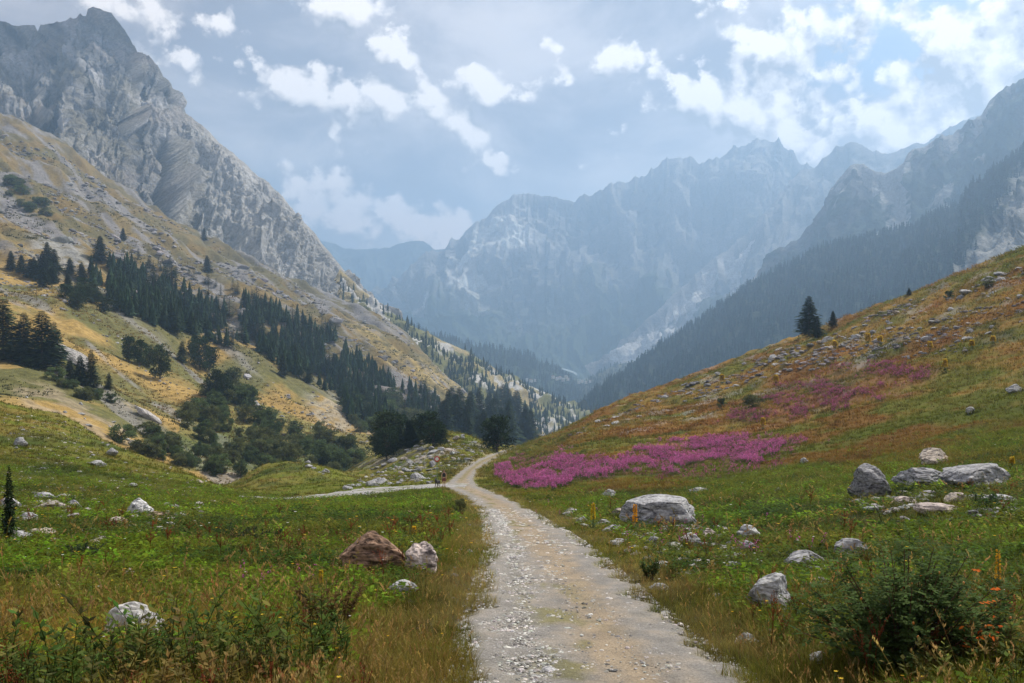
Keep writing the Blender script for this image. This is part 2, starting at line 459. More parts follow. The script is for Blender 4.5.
hc = mixc(hc, SLOPEGOLD * .5, up * sstep(0.2, .6, -b + .15 * a) * .6)
hc = mixc(hc, SLATE, np.clip(up * sstep(0.0, 0.42, cc + b * .35), 0, 1))
hc = mixc(hc, SLATE * 1.15, (1 - up) * sstep(0.38, 0.6, cc) * .7)
# bare stony patches of the slope
for poly, amt, cl in (([(20,388),(70,395),(140,435),(120,448),(60,430),(20,410)], .7, C(.31,.25,.17)),
                      ([(300,395),(335,400),(405,425),(400,435),(330,430),(300,415)], .65, C(.33,.31,.26)),
                      ([(35,235),(90,245),(95,272),(60,270),(20,262)], .8, C(.30,.30,.29)),
                      ([(225,300),(262,318),(258,345),(235,325)], .8, C(.32,.30,.28)),
                      ([(345,375),(400,385),(420,400),(415,410),(360,405)], .85, C(.28,.25,.24)),
                      ([(350,322),(400,345),(462,384),(455,400),(420,385),(380,355)], .9, C(.33,.25,.10))):
    hm = in_poly(pxh + a * 12, pyh + b * 8, poly).astype(float)
    hm = blur(hm, 2) * sstep(-.5, .2, fbm(Xh * .2, Yh * .2, o=3, s=151))
    hc = mixc(hc, cl, hm * amt)
hc = mixc(hc, C(0.10, 0.13, 0.04), in_poly(pxh, pyh, [(170,470),(185,405),(240,395),(330,430),(420,440),(440,480)]).astype(float) * .55)
me = make_mesh('hillside', np.stack([Xh, Yh, Zh], -1).reshape(-1, 3), grid_faces(ny, nx), hc.reshape(-1, 3), M_HILL, True)
tag(mesh_obj('hillside', me), kind='structure')
YS2 = np.exp(np.linspace(math.log(145), math.log(1500), 1600))
def hit2(px, py, y0=150, y1=1500):
    z = z2(np.full_like(YS2, px), YS2); q = CY - (z - CZ) / YS2 * F
    ok = np.where((q <= py) & (YS2 >= y0) & (YS2 <= y1))[0]
    k = ok[0] if len(ok) else int(np.argmin(np.where((YS2 >= y0) & (YS2 <= y1), np.abs(q - py), 1e9)))
    return np.array([(px - CX) / F * YS2[k], YS2[k], z[k]])

# ------------------------------------------------------------------ mountains
def mountain(name, ridge, foot, nu, nv, jag, rel, seed, colf, mat=M_FARROCK, profile=1.0, gully=1.0, back=0.7, jf=0.05, gf=.32, wb=.8, skew=0.0):
    """a ridge line with its near face running down to a foot line, gullied, and a back face behind it"""
    ridge = np.array(ridge, float); foot = np.array(foot, float)
    px = np.linspace(ridge[0, 0], ridge[-1, 0], nu)
    rp = np.interp(px, ridge[:, 0], ridge[:, 1]); rY = pchip(ridge[:, 0], ridge[:, 2], px)
    rp = rp - jag * (ridged(px * jf, px * 0, o=5, s=seed) - .45) * 1.6
    fp = pchip(foot[:, 0], foot[:, 1], px); fY = pchip(foot[:, 0], foot[:, 2], px)
    Rp = np.stack([(px - CX) / F * rY, rY, CZ - (rp - CY) / F * rY], -1)
    Fp = np.stack([(px - CX) / F * fY, fY, CZ - (fp - CY) / F * fY], -1)
    v = np.linspace(0, 1, nv) ** 1.15
    t = v[:, None, None]
    tz = 1 - (1 - t) ** profile                       # >1: steep at the top, easing to the foot
    G = Rp[None] * (1 - t) + Fp[None] * t
    G[..., 2] = (Rp[None, :, 2] * (1 - tz[..., 0]) + Fp[None, :, 2] * tz[..., 0])
    ds = np.concatenate([[0], np.cumsum(np.linalg.norm(np.diff(Rp[:, :2], axis=0), axis=1))])
    S = np.broadcast_to(ds[None], G.shape[:2]); D = t[..., 0] * np.linalg.norm(Rp - Fp, axis=1).mean()
    D = np.broadcast_to(D, S.shape)
    k = 1.0 / rel
    wob = fbm(S * k * .25, D * k * .25, o=3, s=seed + 5) / k * wb + D * skew
    g = ridged((S + wob) * k * gf, D * k * gf * .35, o=6, s=seed + 7) - .5
    g2 = ridged((S + wob * .5) * k * 1.1, D * k * .45 + S * k * .2, o=4, s=seed + 9) - .5
    f3 = fbm(S * k * .6, D * k * .6, o=5, s=seed + 11)
    g3 = ridged(S * k * 3.5, D * k * 2.2, o=4, s=seed + 13) - .5
    if name == 'rocky_mountain':
        q = ridged((G[..., 0] * .8 + G[..., 2]) * .022 + f3 * .3, (G[..., 0] - G[..., 2] * .8) * .0045, o=5, s=seed + 31) - .5
        g3 = g3 + q * 1.5
    disp = rel * (gully * g * 0.85 + g2 * 0.45 + f3 * 0.28 + g3 * .10)
    fade = np.broadcast_to(sstep(0.0, 0.10, t[..., 0]), S.shape)
    nrm = np.cross(np.gradient(G, axis=1), np.gradient(G, axis=0)); nrm /= np.linalg.norm(nrm, axis=-1, keepdims=True) + 1e-9
    nrm *= np.sign(-nrm[..., 1:2] + 1e-9)
    G = G + nrm * (disp * (0.06 + .94 * fade))[..., None]
    # colours before the back is added
    n2 = np.cross(np.gradient(G, axis=1), np.gradient(G, axis=0)); n2 /= np.linalg.norm(n2, axis=-1, keepdims=True) + 1e-9
    n2 *= np.sign(n2[..., 2:3] + 1e-9)
    qx, qy = proj(G[..., 0], G[..., 1], G[..., 2])
    col = colf(qx, qy, G, n2, g, g2, f3, t[..., 0] + 0 * S)
    nb = 12
    bk = np.repeat(G[:1], nb, 0).copy(); s = np.linspace(1, 1 / nb, nb)[:, None]
    depth = (G[0, :, 2] - G[-1, :, 2])[None]
    bk[..., 1] += s * depth * 1.1; bk[..., 2] -= s * depth * back
    bk[..., 2] += rel * .5 * fbm(bk[..., 0] / rel * .7, bk[..., 1] / rel * .7, o=3, s=seed + 20) * (s > .15)
    Gall = np.concatenate([bk, G], 0); call = np.concatenate([np.repeat(col[:1], nb, 0), col], 0)
    me = make_mesh(name, Gall.reshape(-1, 3), grid_faces(nv + nb, nu)[:, ::-1], call.reshape(-1, 3), mat, True)
    o = mesh_obj(name, me); tag(o, kind='structure')
    return G, col

# left crag
def col_crag(qx, qy, G, n, g, g2, f3, t):
    c = np.broadcast_to(C(0.25, 0.245, 0.245), qx.shape + (3,))
    st = fbm((G[..., 0] + G[..., 2]) * .035, (G[..., 0] - G[..., 2]) * .006, o=5, s=205)
    c = c * (1 + 0.5 * g2 + 0.3 * f3 + 1.0 * st)[..., None]
    c = mixc(c, C(0.19, .17, .12), sstep(.1, .5, fbm((G[..., 0] + G[..., 2]) * .02, (G[..., 0] - G[..., 2]) * .005, o=4, s=207)) * .6)
    c = mixc(c, C(0.26, 0.20, 0.155), sstep(0.1, .6, fbm(G[..., 0] * .008, G[..., 2] * .008, o=4, s=201)) * .55)
    c = mixc(c, C(0.50, 0.485, 0.46), sstep(110, 240, qx) * .75)  # paler towards the right, with sunlight painted into the rock colour
    grass = sstep(.62, .8, n[..., 2] + f3 * .12) * (0.15 + .85 * t)
    c = mixc(c, C(0.20, 0.17, 0.085), grass * .7)
    return np.clip(c, 0.03, .6)
crag_ridge = [(-260,10,2350),(-150,30,2350),(-60,0,2350),(0,21,2300),(34,24,2290),(37,32,2290),(40,23,2280),(60,20,2260),(75,17,2250),(79,12,2250),(85,15,2250),(87,8,2245),(92,6,2240),
  (100,8,2230),(112,13,2220),(121,24,2200),(133,43,2180),(138,55,2170),(149,53,2160),(158,66,2150),(163,76,2140),(170,82,2130),(176,106,2110),(192,118,2080),(215,136,2040),(240,160,2000),(270,184,1950),(292,208,1900),(315,234,1850),(332,255,1800),(350,276,1760),(385,313,1690),(420,345,1650)]
crag_foot = [(-260,115,1080),(-200,130,1080),(0,200,1080),(100,262,1080),(200,318,1080),(300,372,1080),(385,400,1120),(420,420,1150)]
G_crag, _ = mountain('rocky_mountain', crag_ridge, crag_foot, 900, 380, 2.5, 62, 300, col_crag, profile=1.35)

# forested spur below it
def col_spur(qx, qy, G, n, g, g2, f3, t):
    c = np.broadcast_to(C(0.15, 0.15, 0.06), qx.shape + (3,))
    c = mixc(c, C(0.33, 0.26, 0.13), sstep(.05, .5, fbm(G[..., 0] * .012, G[..., 1] * .012, o=4, s=211)) * .8)
    c = mixc(c, C(0.42, 0.41, 0.39), sstep(.25, .5, fbm(G[..., 0] * .03, G[..., 1] * .03, o=4, s=215)))
    return c
G_spur, _ = mountain('wooded_spur', [(340,268,1500),(365,292,1500),(385,308,1500),(412,325,1520),(440,339,1550),(470,352,1570),(500,370,1600),(530,386,1625),(560,398,1650),(592,414,1700),(640,440,1750)],
         [(340,330,1250),(400,350,1200),(450,400,1050),(500,445,900),(560,460,900),(640,475,900)], 300, 120, 1.2, 26, 330, col_spur, mat=M_HILL)

def forest_floor(base, var=.25, seed=0):
    def f(qx, qy, G, n, g, g2, f3, t):
        c = np.broadcast_to(base, qx.shape + (3,))
        return c * (1 + var * fbm(G[..., 0] * .01, G[..., 1] * .01 + G[..., 2] * .01, o=5, s=seed))[..., None]
    return f
G_blue, _ = mountain('blue_ridge', [(380,312,3000),(405,324,3050),(430,334,3100),(455,342,3150),(480,347,3200),(505,350,3250),(530,356,3300),(552,366,3350),(570,378,3400),(590,392,3450)],
         [(380,380,2500),(450,400,2500),(520,415,2500),(590,420,2600)], 160, 60, .8, 40, 350, forest_floor(C(.045,.065,.035), seed=351))

# central range
def col_range(qx, qy, G, n, g, g2, f3, t):
    c = np.broadcast_to(C(0.27, 0.26, 0.25), qx.shape + (3,)) * (1 + .5 * g2 + .3 * f3)[..., None]
    c = mixc(c, C(.06, .08, .045), sstep(.34, .74, t + f3 * .3))
    scree = sstep(.16, .38, -g + f3 * .35) * sstep(.04, .12, t) * (1 - sstep(.5, .8, t + f3 * .2))
    c = mixc(c, C(.75, .72, .66), scree)
    return np.clip(c, .02, .7)
mountain('mountain_range', [(300,236,8200),(325,240,8200),(345,249,8200),(370,249,8200),(390,247,8200),(398,242,8200),(410,240,8200),(424,241,8200),(434,249,8100),(460,248,8100),(520,250,8100),(600,260,8000)],
         [(300,330,7000),(450,350,7000),(600,360,7000)], 200, 80, 1.5, 110, 370, forest_floor(C(.07,.08,.06), seed=371))
G_mass, _ = mountain('mountain_range', [(320,318,5900),(370,292,6000),(405,268,6100),(425,252,6200),(440,246,6300),(462,234,6350),(480,221,6400),(495,206,6400),(512,193,6400),(530,195,6400),(545,194,6400),(560,197,6400),(575,202,6400),(583,189,6400),(592,194,6400),(602,188,6350),(625,181,6300),(645,174,6300),(662,161,6250),(680,156,6200),(690,152,6200),(703,159,6200),(720,159,6150),(728,150,6150),(742,142,6100),(757,136,6100),(770,139,6100),(780,139,6100),(790,148,6100),(800,160,6100),(830,176,6100),(900,200,6100)],
         [(320,350,5300),(420,360,5000),(500,372,4700),(560,378,4600),(640,380,4500),(760,360,4600),(900,330,4700)], 680, 300, 5.0, 250, 380, col_range, profile=1.05, jf=.07, gf=.24, wb=1.3, skew=-.35)

def col_f(qx, qy, G, n, g, g2, f3, t):
    c = np.broadcast_to(C(0.22, 0.215, 0.21), qx.shape + (3,)) * (1 + .5 * g2 + .3 * f3)[..., None]
    c = mixc(c, C(.07, .085, .06), sstep(.40, .8, t + f3 * .25))
    scree = sstep(.24, .42, -g + f3 * .35) * sstep(.03, .1, t) * (1 - sstep(.5, .8, t))
    return np.clip(mixc(c, C(.62, .60, .57), scree), .02, .7)
mountain('mountain_range', [(590,372,4400),(620,344,4500),(650,316,4600),(690,278,4800),(725,250,4900),(752,228,5000),(778,196,5100),(800,170,5200),(815,165,5200),(826,155,5200),(838,144,5200),(850,141,5200),(862,145,5200),(872,151,5200),(888,153,5200),(900,150,5200),(912,143,5200),(925,141,5200),(960,120,5200),(1060,90,5200)],
         [(590,385,4000),(650,375,3800),(750,350,3700),(850,330,3700),(1060,300,3700)], 420, 200, 2.5, 130, 400, col_f, profile=1.1, jf=.07, gf=.26, wb=1.2, skew=.4)

def col_g(qx, qy, G, n, g, g2, f3, t):
    c = np.broadcast_to(C(0.10, 0.10, 0.10), qx.shape + (3,)) * (1 + .5 * g2 + .3 * f3)[..., None]
    c = mixc(c, C(.03, .048, .032), sstep(.0, .35, t + f3 * .4))
    scree = sstep(.30, .45, -g + f3 * .3) * (1 - sstep(.5, .8, t)) * .7
    return np.clip(mixc(c, C(.42, .41, .39), scree), .02, .7)
mountain('mountain_ridge', [(740,290,3000),(760,268,3050),(770,254,3100),(785,246,3100),(800,236,3100),(812,222,3100),(822,206,3100),(830,192,3100),(838,178,3100),(850,167,3100),(862,164,3100),(875,172,3050),(885,171,3050),(900,164,3000),(912,150,3000),(930,142,3000),(945,134,2950),(960,130,2950),(968,120,2950),(975,117,2900),(983,113,2900),(990,100,2900),(1000,91,2900),(1012,84,2850),(1024,76,2850),(1080,50,2850),(1180,10,2800),(1400,-40,2800)],
         [(740,330,2700),(800,300,2600),(900,270,2400),(1024,210,2300),(1400,100,2200)], 420, 160, 3.0, 44, 430, col_g, profile=1.1, jf=.08)

def col_h(qx, qy, G, n, g, g2, f3, t):
    c = np.broadcast_to(C(0.030, 0.045, 0.028), qx.shape + (3,)) * (1 + .3 * f3 + .3 * g2)[..., None]
    line = qx - (1030 - (qy - 150) * 0.62) + f3 * 16
    c = mixc(c, C(.36, .35, .33) * 1.0, sstep(0, 14, line) * (0.75 + .25 * np.clip(g2 * 2, -1, 1)))
    return np.clip(c, .015, .6)
G_h, _ = mountain('forested_ridge', [(560,420,2300),(585,404,2300),(600,392,2300),(625,372,2300),(650,354,2300),(680,334,2300),(710,312,2300),(740,291,2300),(765,276,2300),(790,264,2300),(820,247,2250),(850,240,2200),(880,235,2200),(910,228,2150),(940,212,2100),(965,202,2050),(985,182,2000),(1005,165,2000),(1024,148,1950),(1080,110,1900),(1400,-20,1800)],
         [(560,455,1500),(620,440,1400),(700,420,1300),(800,390,1250),(900,340,1200),(1024,290,1150),(1400,150,1100)], 380, 180, 1.0, 34, 460, col_h, profile=1.0)
# low wooded hill in the valley mouth
G_low, _ = mountain('low_hill', [(575,392,3300),(590,379,3400),(602,371,3500),(618,364,3550),(635,362,3600),(680,350,3600)],
         [(575,402,2900),(610,402,2800),(680,400,2800)], 90, 40, .5, 18, 480, forest_floor(C(.10,.10,.06), .5, seed=481))

# valley floor
gx = np.linspace(-800, 1700, 160); gy = np.linspace(1000, 9500, 160)
PXv, Yv = np.meshgrid(gx, gy); Xv = (PXv - CX) / F * Yv
Zv = np.where(Yv < 2400, -235.0, -235 + 70 * sstep(2400, 5200, Yv)) + 8 * fbm(Xv * .002, Yv * .002, o=4, s=500)
vc = mixc(np.broadcast_to(C(.09, .11, .05), Xv.shape + (3,)), C(.22, .20, .12), sstep(.0, .4, fbm(Xv * .006, Yv * .004, o=4, s=505)))
tag(mesh_obj('valley_floor', make_mesh('valley_floor', np.stack([Xv, Yv, Zv], -1).reshape(-1, 3), grid_faces(160, 160), vc.reshape(-1, 3), M_HILL, True)), kind='structure')
# ------------------------------------------------------------------ plant prototypes: (V, tri faces, vertex colour multipliers)
def cat(parts):
    V = []; Fc = []; Cc = []; n = 0
    for v, f, c in parts:
        V.append(v); Fc.append(np.asarray(f) + n); Cc.append(c); n += len(v)
    return np.concatenate(V), np.concatenate(Fc), np.concatenate(Cc)

def tube(pts, rad, k=5, col=(1, 1, 1)):
    pts = np.asarray(pts, float); rad = np.broadcast_to(np.asarray(rad, float), (len(pts),))
    V = []; T = np.gradient(pts, axis=0)
    for p, r, t in zip(pts, rad, T):
        t = t / (np.linalg.norm(t) + 1e-9)
        a = np.cross(t, [0.3, 0.9, 0.1] if abs(t[2]) > .5 else [0, 0, 1]); a /= np.linalg.norm(a); b = np.cross(t, a)
        for i in range(k):
            an = 2 * math.pi * i / k
            V.append(p + r * (a * math.cos(an) + b * math.sin(an)))
    Fc = []
    for j in range(len(pts) - 1):
        for i in range(k):
            i2 = (i + 1) % k
            q = [j * k + i, j * k + i2, (j + 1) * k + i2, (j + 1) * k + i]
            Fc += [[q[0], q[1], q[2]], [q[0], q[2], q[3]]]
    e = len(pts) - 1
    for i in range(1, k - 1): Fc += [[0, i + 1, i], [e * k, e * k + i, e * k + i + 1]]
    V = np.array(V)
    return V, np.array(Fc), np.broadcast_to(np.array(col, float), (len(V), 3)).copy()

def blade(base, az, lean, h, w, bend, c0, c1, seg=3):
    """a tapering, curved grass blade"""
    d = np.array([math.cos(az), math.sin(az), 0]); s = np.array([-d[1], d[0], 0])
    V = []; Cc = []
    for i in range(seg + 1):
        t = i / seg
        off = (lean * t + bend * t * t) * h
        p = base + d * off + np.array([0, 0, h * t * (1 - 0.35 * bend * t)])
        ww = w * (1 - t) ** .7 * .5
        c = np.array(c0) * (1 - t) + np.array(c1) * t
        if i < seg: V += [p - s * ww, p + s * ww]; Cc += [c, c]
        else: V += [p]; Cc += [c]
    Fc = []
    for i in range(seg - 1): Fc += [[2*i, 2*i+1, 2*i+3], [2*i, 2*i+3, 2*i+2]]
    Fc += [[2*seg-2, 2*seg-1, 2*seg]]
    return np.array(V), np.array(Fc), np.array(Cc)

def leaf(base, d, up, L, w, col, fold=.25):
    """pointed oval leaf: six triangles folded along the midrib"""
    d = d / np.linalg.norm(d); s = np.cross(d, up); s /= np.linalg.norm(s) + 1e-9; u = np.cross(s, d)
    pts = [(0, 0, 0), (.35, .5, fold * .5), (.7, .38, fold * .3), (1, 0, -.12), (.7, -.38, fold * .3), (.35, -.5, fold * .5), (.5, 0, 0)]
    V = np.array([base + d * L * a + s * w * b + u * L * c * .5 for a, b, c in pts])
    Fc = np.array([[6, 0, 1], [6, 1, 2], [6, 2, 3], [6, 3, 4], [6, 4, 5], [6, 5, 0]])
    return V, Fc, np.broadcast_to(np.array(col, float), (7, 3)).copy()

def leaf2(base, d, up, L, w, col):
    d = d / np.linalg.norm(d); s = np.cross(d, up); s /= np.linalg.norm(s) + 1e-9
    V = np.array([base, base + d * L * .5 + s * w * .5, base + d * L, base + d * L * .5 - s * w * .5])
    return V, np.array([[0, 1, 2], [0, 2, 3]]), np.broadcast_to(np.array(col, float), (4, 3)).copy()

R = random.Random(3)
def rdir(zlo=-1, zhi=1):
    z = R.uniform(zlo, zhi); a = R.uniform(0, 2 * math.pi); r = math.sqrt(max(0, 1 - z * z))
    return np.array([r * math.cos(a), r * math.sin(a), z])

def p_tuft(n=12, h=.3, spread=.09, w=.010, tip=(1.2, 1.15, .85)):
    ps = []
    for i in range(n):
        a = R.uniform(0, 6.283); r = spread * math.sqrt(R.random())
        k = R.uniform(.7, 1.15)
        ps.append(blade(np.array([r * math.cos(a), r * math.sin(a), -.02]), a + R.gauss(0, .7), R.uniform(0, .45), h * R.uniform(.55, 1.1), w * R.uniform(.7, 1.3), R.uniform(0, .7), (.6*k, .6*k, .55*k), (tip[0]*k, tip[1]*k, tip[2]*k), 2))
    return cat(ps)

def p_herb(n=16, h=.16, L=.07, w=.045):
    """low broad-leaved ground plant"""
    ps = []
    for i in range(n):
        a = R.uniform(0, 6.283); r = R.uniform(0, .13); k = R.uniform(.6, 1.35)
        b = np.array([r * math.cos(a), r * math.sin(a), h * R.uniform(.15, 1)])
        d = np.array([math.cos(a), math.sin(a), R.uniform(-.3, .6)])
        ps.append(leaf2(b, d, np.array([0, 0, 1.]) + rdir() * .45, L * R.uniform(.6, 1.3), w * R.uniform(.7, 1.3), (k, k, k * .9)))
    return cat(ps)

def p_weed(h=.55):
    """leafy upright weed: stem with leaves up its length"""
    lean = np.array([R.gauss(0, .12), R.gauss(0, .12), 0])
    pts = [lean * t * t * h + np.array([0, 0, h * t]) for t in np.linspace(0, 1, 5)]
    ps = [tube(pts, [.005, .005, .004, .003, .002], 3, (.8, .7, .5))]
    for i in range(20):
        t = R.uniform(.12, 1); a = i * 2.4 + R.gauss(0, .3); k = R.uniform(.65, 1.4)
        ps.append(leaf2(lean * t * t * h + np.array([0, 0, h * t]), np.array([math.cos(a), math.sin(a), R.uniform(.1, .8)]), np.array([0, 0, 1.]) + rdir() * .3, h * R.uniform(.13, .24) * (1.25 - t * .6), .03 * R.uniform(.7, 1.4), (k, k, k)))
    return cat(ps)

def p_seed(h=.75, head=(1.3, 1.15, .85)):
    """dry grass stalk with a feathery seed head"""
    lean = np.array([R.gauss(0, .2), R.gauss(0, .2), 0])
    f = lambda t: lean * t * t * h + np.array([0, 0, h * t * (1 - .12 * t)])
    ps = [tube([f(t) for t in np.linspace(0, 1, 6)], [.0035, .0032, .003, .0025, .002, .0015], 3, (1, .9, .65))]
    for i in range(18):
        t = R.uniform(.76, 1.0); k = R.uniform(.8, 1.2)
        ps.append(leaf2(f(t), rdir(-.2, 1) * .5 + np.array([0, 0, 1]), rdir(), R.uniform(.03, .055), .011, (head[0]*k, head[1]*k, head[2]*k)))
    for i in range(3):
        a = R.uniform(0, 6.28)
        ps.append(blade(f(R.uniform(.05, .4)), a, .6, h * .35, .007, .8, (.9, .9, .6), (1.1, 1, .7), 2))
    return cat(ps)

def p_dock(h=.7):
    """rusty dock: branched stalk covered with small red brown seeds"""
    ps = [tube([np.array([0, 0, 0]), np.array([.01, .01, h * .5]), np.array([.03, 0, h])], [.006, .005, .002], 4, (.7, .5, .4))]
    for b in range(5):
        a = R.uniform(0, 6.28); z = h * R.uniform(.35, .7); L = h * .35
        e = np.array([math.cos(a) * L * .4, math.sin(a) * L * .4, z + L])
        s = np.array([0.01, 0, z])
        ps.append(tube([s, (s + e) / 2 + np.array([0, 0, -.02]), e], [.003, .0025, .0015], 3, (.7, .5, .4)))
        for i in range(12):
            t = R.uniform(.25, 1); k = R.uniform(.7, 1.3)
            ps.append(leaf2(s + (e - s) * t, rdir(), rdir(), .022, .018, (k, k * .9, k * .9)))
    for i in range(14):
        k = R.uniform(.7, 1.3)
        ps.append(leaf2(np.array([.02, 0, h * R.uniform(.6, 1)]), rdir(), rdir(), .024, .018, (k, k * .9, k * .9)))
    return cat(ps)

def p_fireweed(h=.9, petals=26, big=1.0):
    """willowherb: leafy stem, pink flower spike on the upper half"""
    ps = [tube([np.array([0, 0, 0]), np.array([.02, .01, h])], [.006, .003], 3, (.22, .30, .10))]
    for i in range(9):
        t = R.uniform(.1, .55); a = i * 2.4
        ps.append(leaf2(np.array([0, 0, h * t]), np.array([math.cos(a), math.sin(a), .5]), np.array([0, 0, 1.]), .11 * big, .022 * big, (.13 * R.uniform(.7, 1.3), .22, .06)))
    for i in range(petals):
        t = R.uniform(.48, 1.0); a = R.uniform(0, 6.28); r = .045 * (1.15 - t) * 2.2 * big; k = R.uniform(.6, 1.25)
        ps.append(leaf2(np.array([math.cos(a) * r * .4, math.sin(a) * r * .4, h * t]), np.array([math.cos(a), math.sin(a), R.uniform(-.2, .9)]), rdir(), .05 * big * (1.35 - t * .6), .042 * big, (1.05 * k, .30 * k, .62 * k)))
    return cat(ps)

def p_flower(col, h=.35, n=7, s=.03):
    ps = [tube([np.zeros(3), np.array([.01, 0, h])], [.003, .002], 3, (.15, .22, .06))]
    for i in range(4):
        a = R.uniform(0, 6.28)
        ps.append(leaf2(np.array([0, 0, h * R.uniform(.1, .7)]), np.array([math.cos(a), math.sin(a), .6]), np.array([0, 0, 1.]), .06, .015, (.11, .17, .05)))
    for i in range(n):
        a = 6.283 * i / n
        ps.append(leaf2(np.array([.01, 0, h]), np.array([math.cos(a), math.sin(a), .35]), np.array([0, 0, 1.]), s, s * .6, col))
    return cat(ps)

def scatter(name, protos, pos, scale, cols, mat, kind='stuff', tilt=.12, wide=None):
    """one mesh made of many rotated, scaled, tinted copies of the prototypes"""
    n = len(pos); pick = RNG.integers(0, len(protos), n)
    Vs, Fs, Cs = [], [], []; base = 0
    az = RNG.uniform(0, 2 * np.pi, n); tx = RNG.normal(0, tilt, n); ty = RNG.normal(0, tilt, n)
    wide = np.ones(n) if wide is None else wide
    for k, (V, Fc, Cc) in enumerate(protos):
        id_ = np.where(pick == k)[0]
        if not len(id_): continue
        c, s = np.cos(az[id_])[:, None], np.sin(az[id_])[:, None]
        x = (V[None, :, 0] * c - V[None, :, 1] * s) * (scale[id_] * wide[id_])[:, None]
        y = (V[None, :, 0] * s + V[None, :, 1] * c) * (scale[id_] * wide[id_])[:, None]
        z = V[None, :, 2] * scale[id_][:, None] + 0 * x
        x = x + z * tx[id_][:, None]; y = y + z * ty[id_][:, None]
        A = np.stack([x, y, z], -1) + pos[id_][:, None, :]
        Vs.append(A.reshape(-1, 3)); Cs.append((Cc[None] * cols[id_][:, None, :]).reshape(-1, 3))
        Fs.append((Fc[None] + (np.arange(len(id_)) * len(V))[:, None, None]).reshape(-1, 3) + base)
        base += len(id_) * len(V)
    me = make_mesh(name, np.concatenate(Vs), np.concatenate(Fs), np.clip(np.concatenate(Cs), 0.002, .95), mat, False)
    o = mesh_obj(name, me)
    if kind: tag(o, kind=kind)
    return o

def sample_ground(n, y0, y1, x0=-200, x1=1240, power=1.0):
    """places on the near ground, denser towards the viewer"""
    if x0 == -200: n = int(n * 1.25)
    px = RNG.uniform(x0, x1, n); Y = np.exp(RNG.uniform(0, 1, n) ** power * (math.log(y1) - math.log(y0)) + math.log(y0))
    X = (px - CX) / F * Y
    return X, Y

def off_path(X, Y, grow=-.1):
    return (path_mask(X, Y, grow, .25) < RNG.uniform(.2, .8, len(X))) & (track_mask(X, Y) < .5)

def jitter(c, a=.25, h=.12):
    n = len(c)
    return c * (1 + RNG.normal(0, a, (n, 1))).clip(.4, 1.9) * (1 + RNG.normal(0, h, (n, 3)))

# ------------------------------------------------------------------ vegetation of the meadow
# 1 grass everywhere
X, Y = sample_ground(64000, 5.0, 75)
px = X / Y * F + CX
thin = np.where(px < 475, sstep(11, 17, Y) * sstep(85, 60, Y), sstep(12, 20, Y) * sstep(60, 45, Y)) * (1 - path_mask(X, Y, 1.3, 1.4))
k = off_path(X, Y) & (RNG.random(len(X)) > thin * .72); X, Y = X[k], Y[k]; Z = gz(X, Y)
c, d = land_colour(X, Y, Z)
c = jitter(c * 1.45, .22, .08)
sc = (0.6 + .6 * RNG.random(len(X))) * np.clip(1.05 - Y / 250, .7, 1.1)
near = path_mask(X, Y, .9, 1.2); sc = sc * (1 - .5 * near)
scatter('grass', [p_tuft(11, R.uniform(.26, .46), .10) for _ in range(10)], np.stack([X, Y, Z], -1), sc, c, M_LEAF, wide=np.clip(Y / 16, 1, 3.2))
# 2 low broad-leaved cover of the green meadows
X, Y = sample_ground(52000, 5.0, 85)
px = X / Y * F + CX
n = fbm(X * .25, Y * .25, o=3, s=600)
dens = np.where(px < 470, 1.0, sstep(85, 45, Y)) * sstep(-.5, .1, n + .25)
k = off_path(X, Y, .25) & (RNG.random(len(X)) < dens) & (path_mask(X, Y, 1.2, 1.5) < .6); X, Y = X[k], Y[k]; Z = gz(X, Y)
g = C(.122, .198, .016) * (1 + .35 * fbm(X * .4, Y * .4, o=3, s=606)[:, None])
g = mixc(g, C(.17, .165, .03), sstep(.0, .5, fbm(X * .3 + 7, Y * .3, o=4, s=612)) * .7)
g = mixc(g, C(.035, .070, .018), sstep(.1, .6, fbm(X * .2, Y * .3, o=3, s=609)) * .8)
sc = (.7 + .7 * RNG.random(len(X))) * np.clip(.85 + Y / 60, .8, 1.45)
scatter('meadow_herbs', [p_herb(R.randint(12, 20), R.uniform(.10, .22)) for _ in range(10)], np.stack([X, Y, Z], -1), sc, jitter(g, .28, .10), M_LEAF, tilt=.15)
# 3 leafy weeds, tall near the viewer
X, Y = sample_ground(13000, 5.2, 45, power=1.35)
px = X / Y * F + CX
n = fbm(X * .35, Y * .35, o=3, s=620)
k = off_path(X, Y, .6) & (path_mask(X, Y, 1.0, 1.0) < .4) & (RNG.random(len(X)) < sstep(-.2, .5, n) * np.where(px < 470, 1, .6)); X, Y = X[k], Y[k]; Z = gz(X, Y)
g = mixc(np.broadcast_to(C(.075, .115, .024), (len(X), 3)), C(.19, .14, .045), sstep(-.3, .5, fbm(X * .5, Y * .5, o=2, s=626) + .4 * sstep(14, 8, Y)))
scatter('leafy_weeds', [p_weed(R.uniform(.35, .6)) for _ in range(10)], np.stack([X, Y, Z], -1), (.55 + .6 * RNG.random(len(X))) * (1 + .35 * sstep(12, 7, Y) * (px[k] < 470)), jitter(g, .3, .1), M_LEAF, tilt=.2)
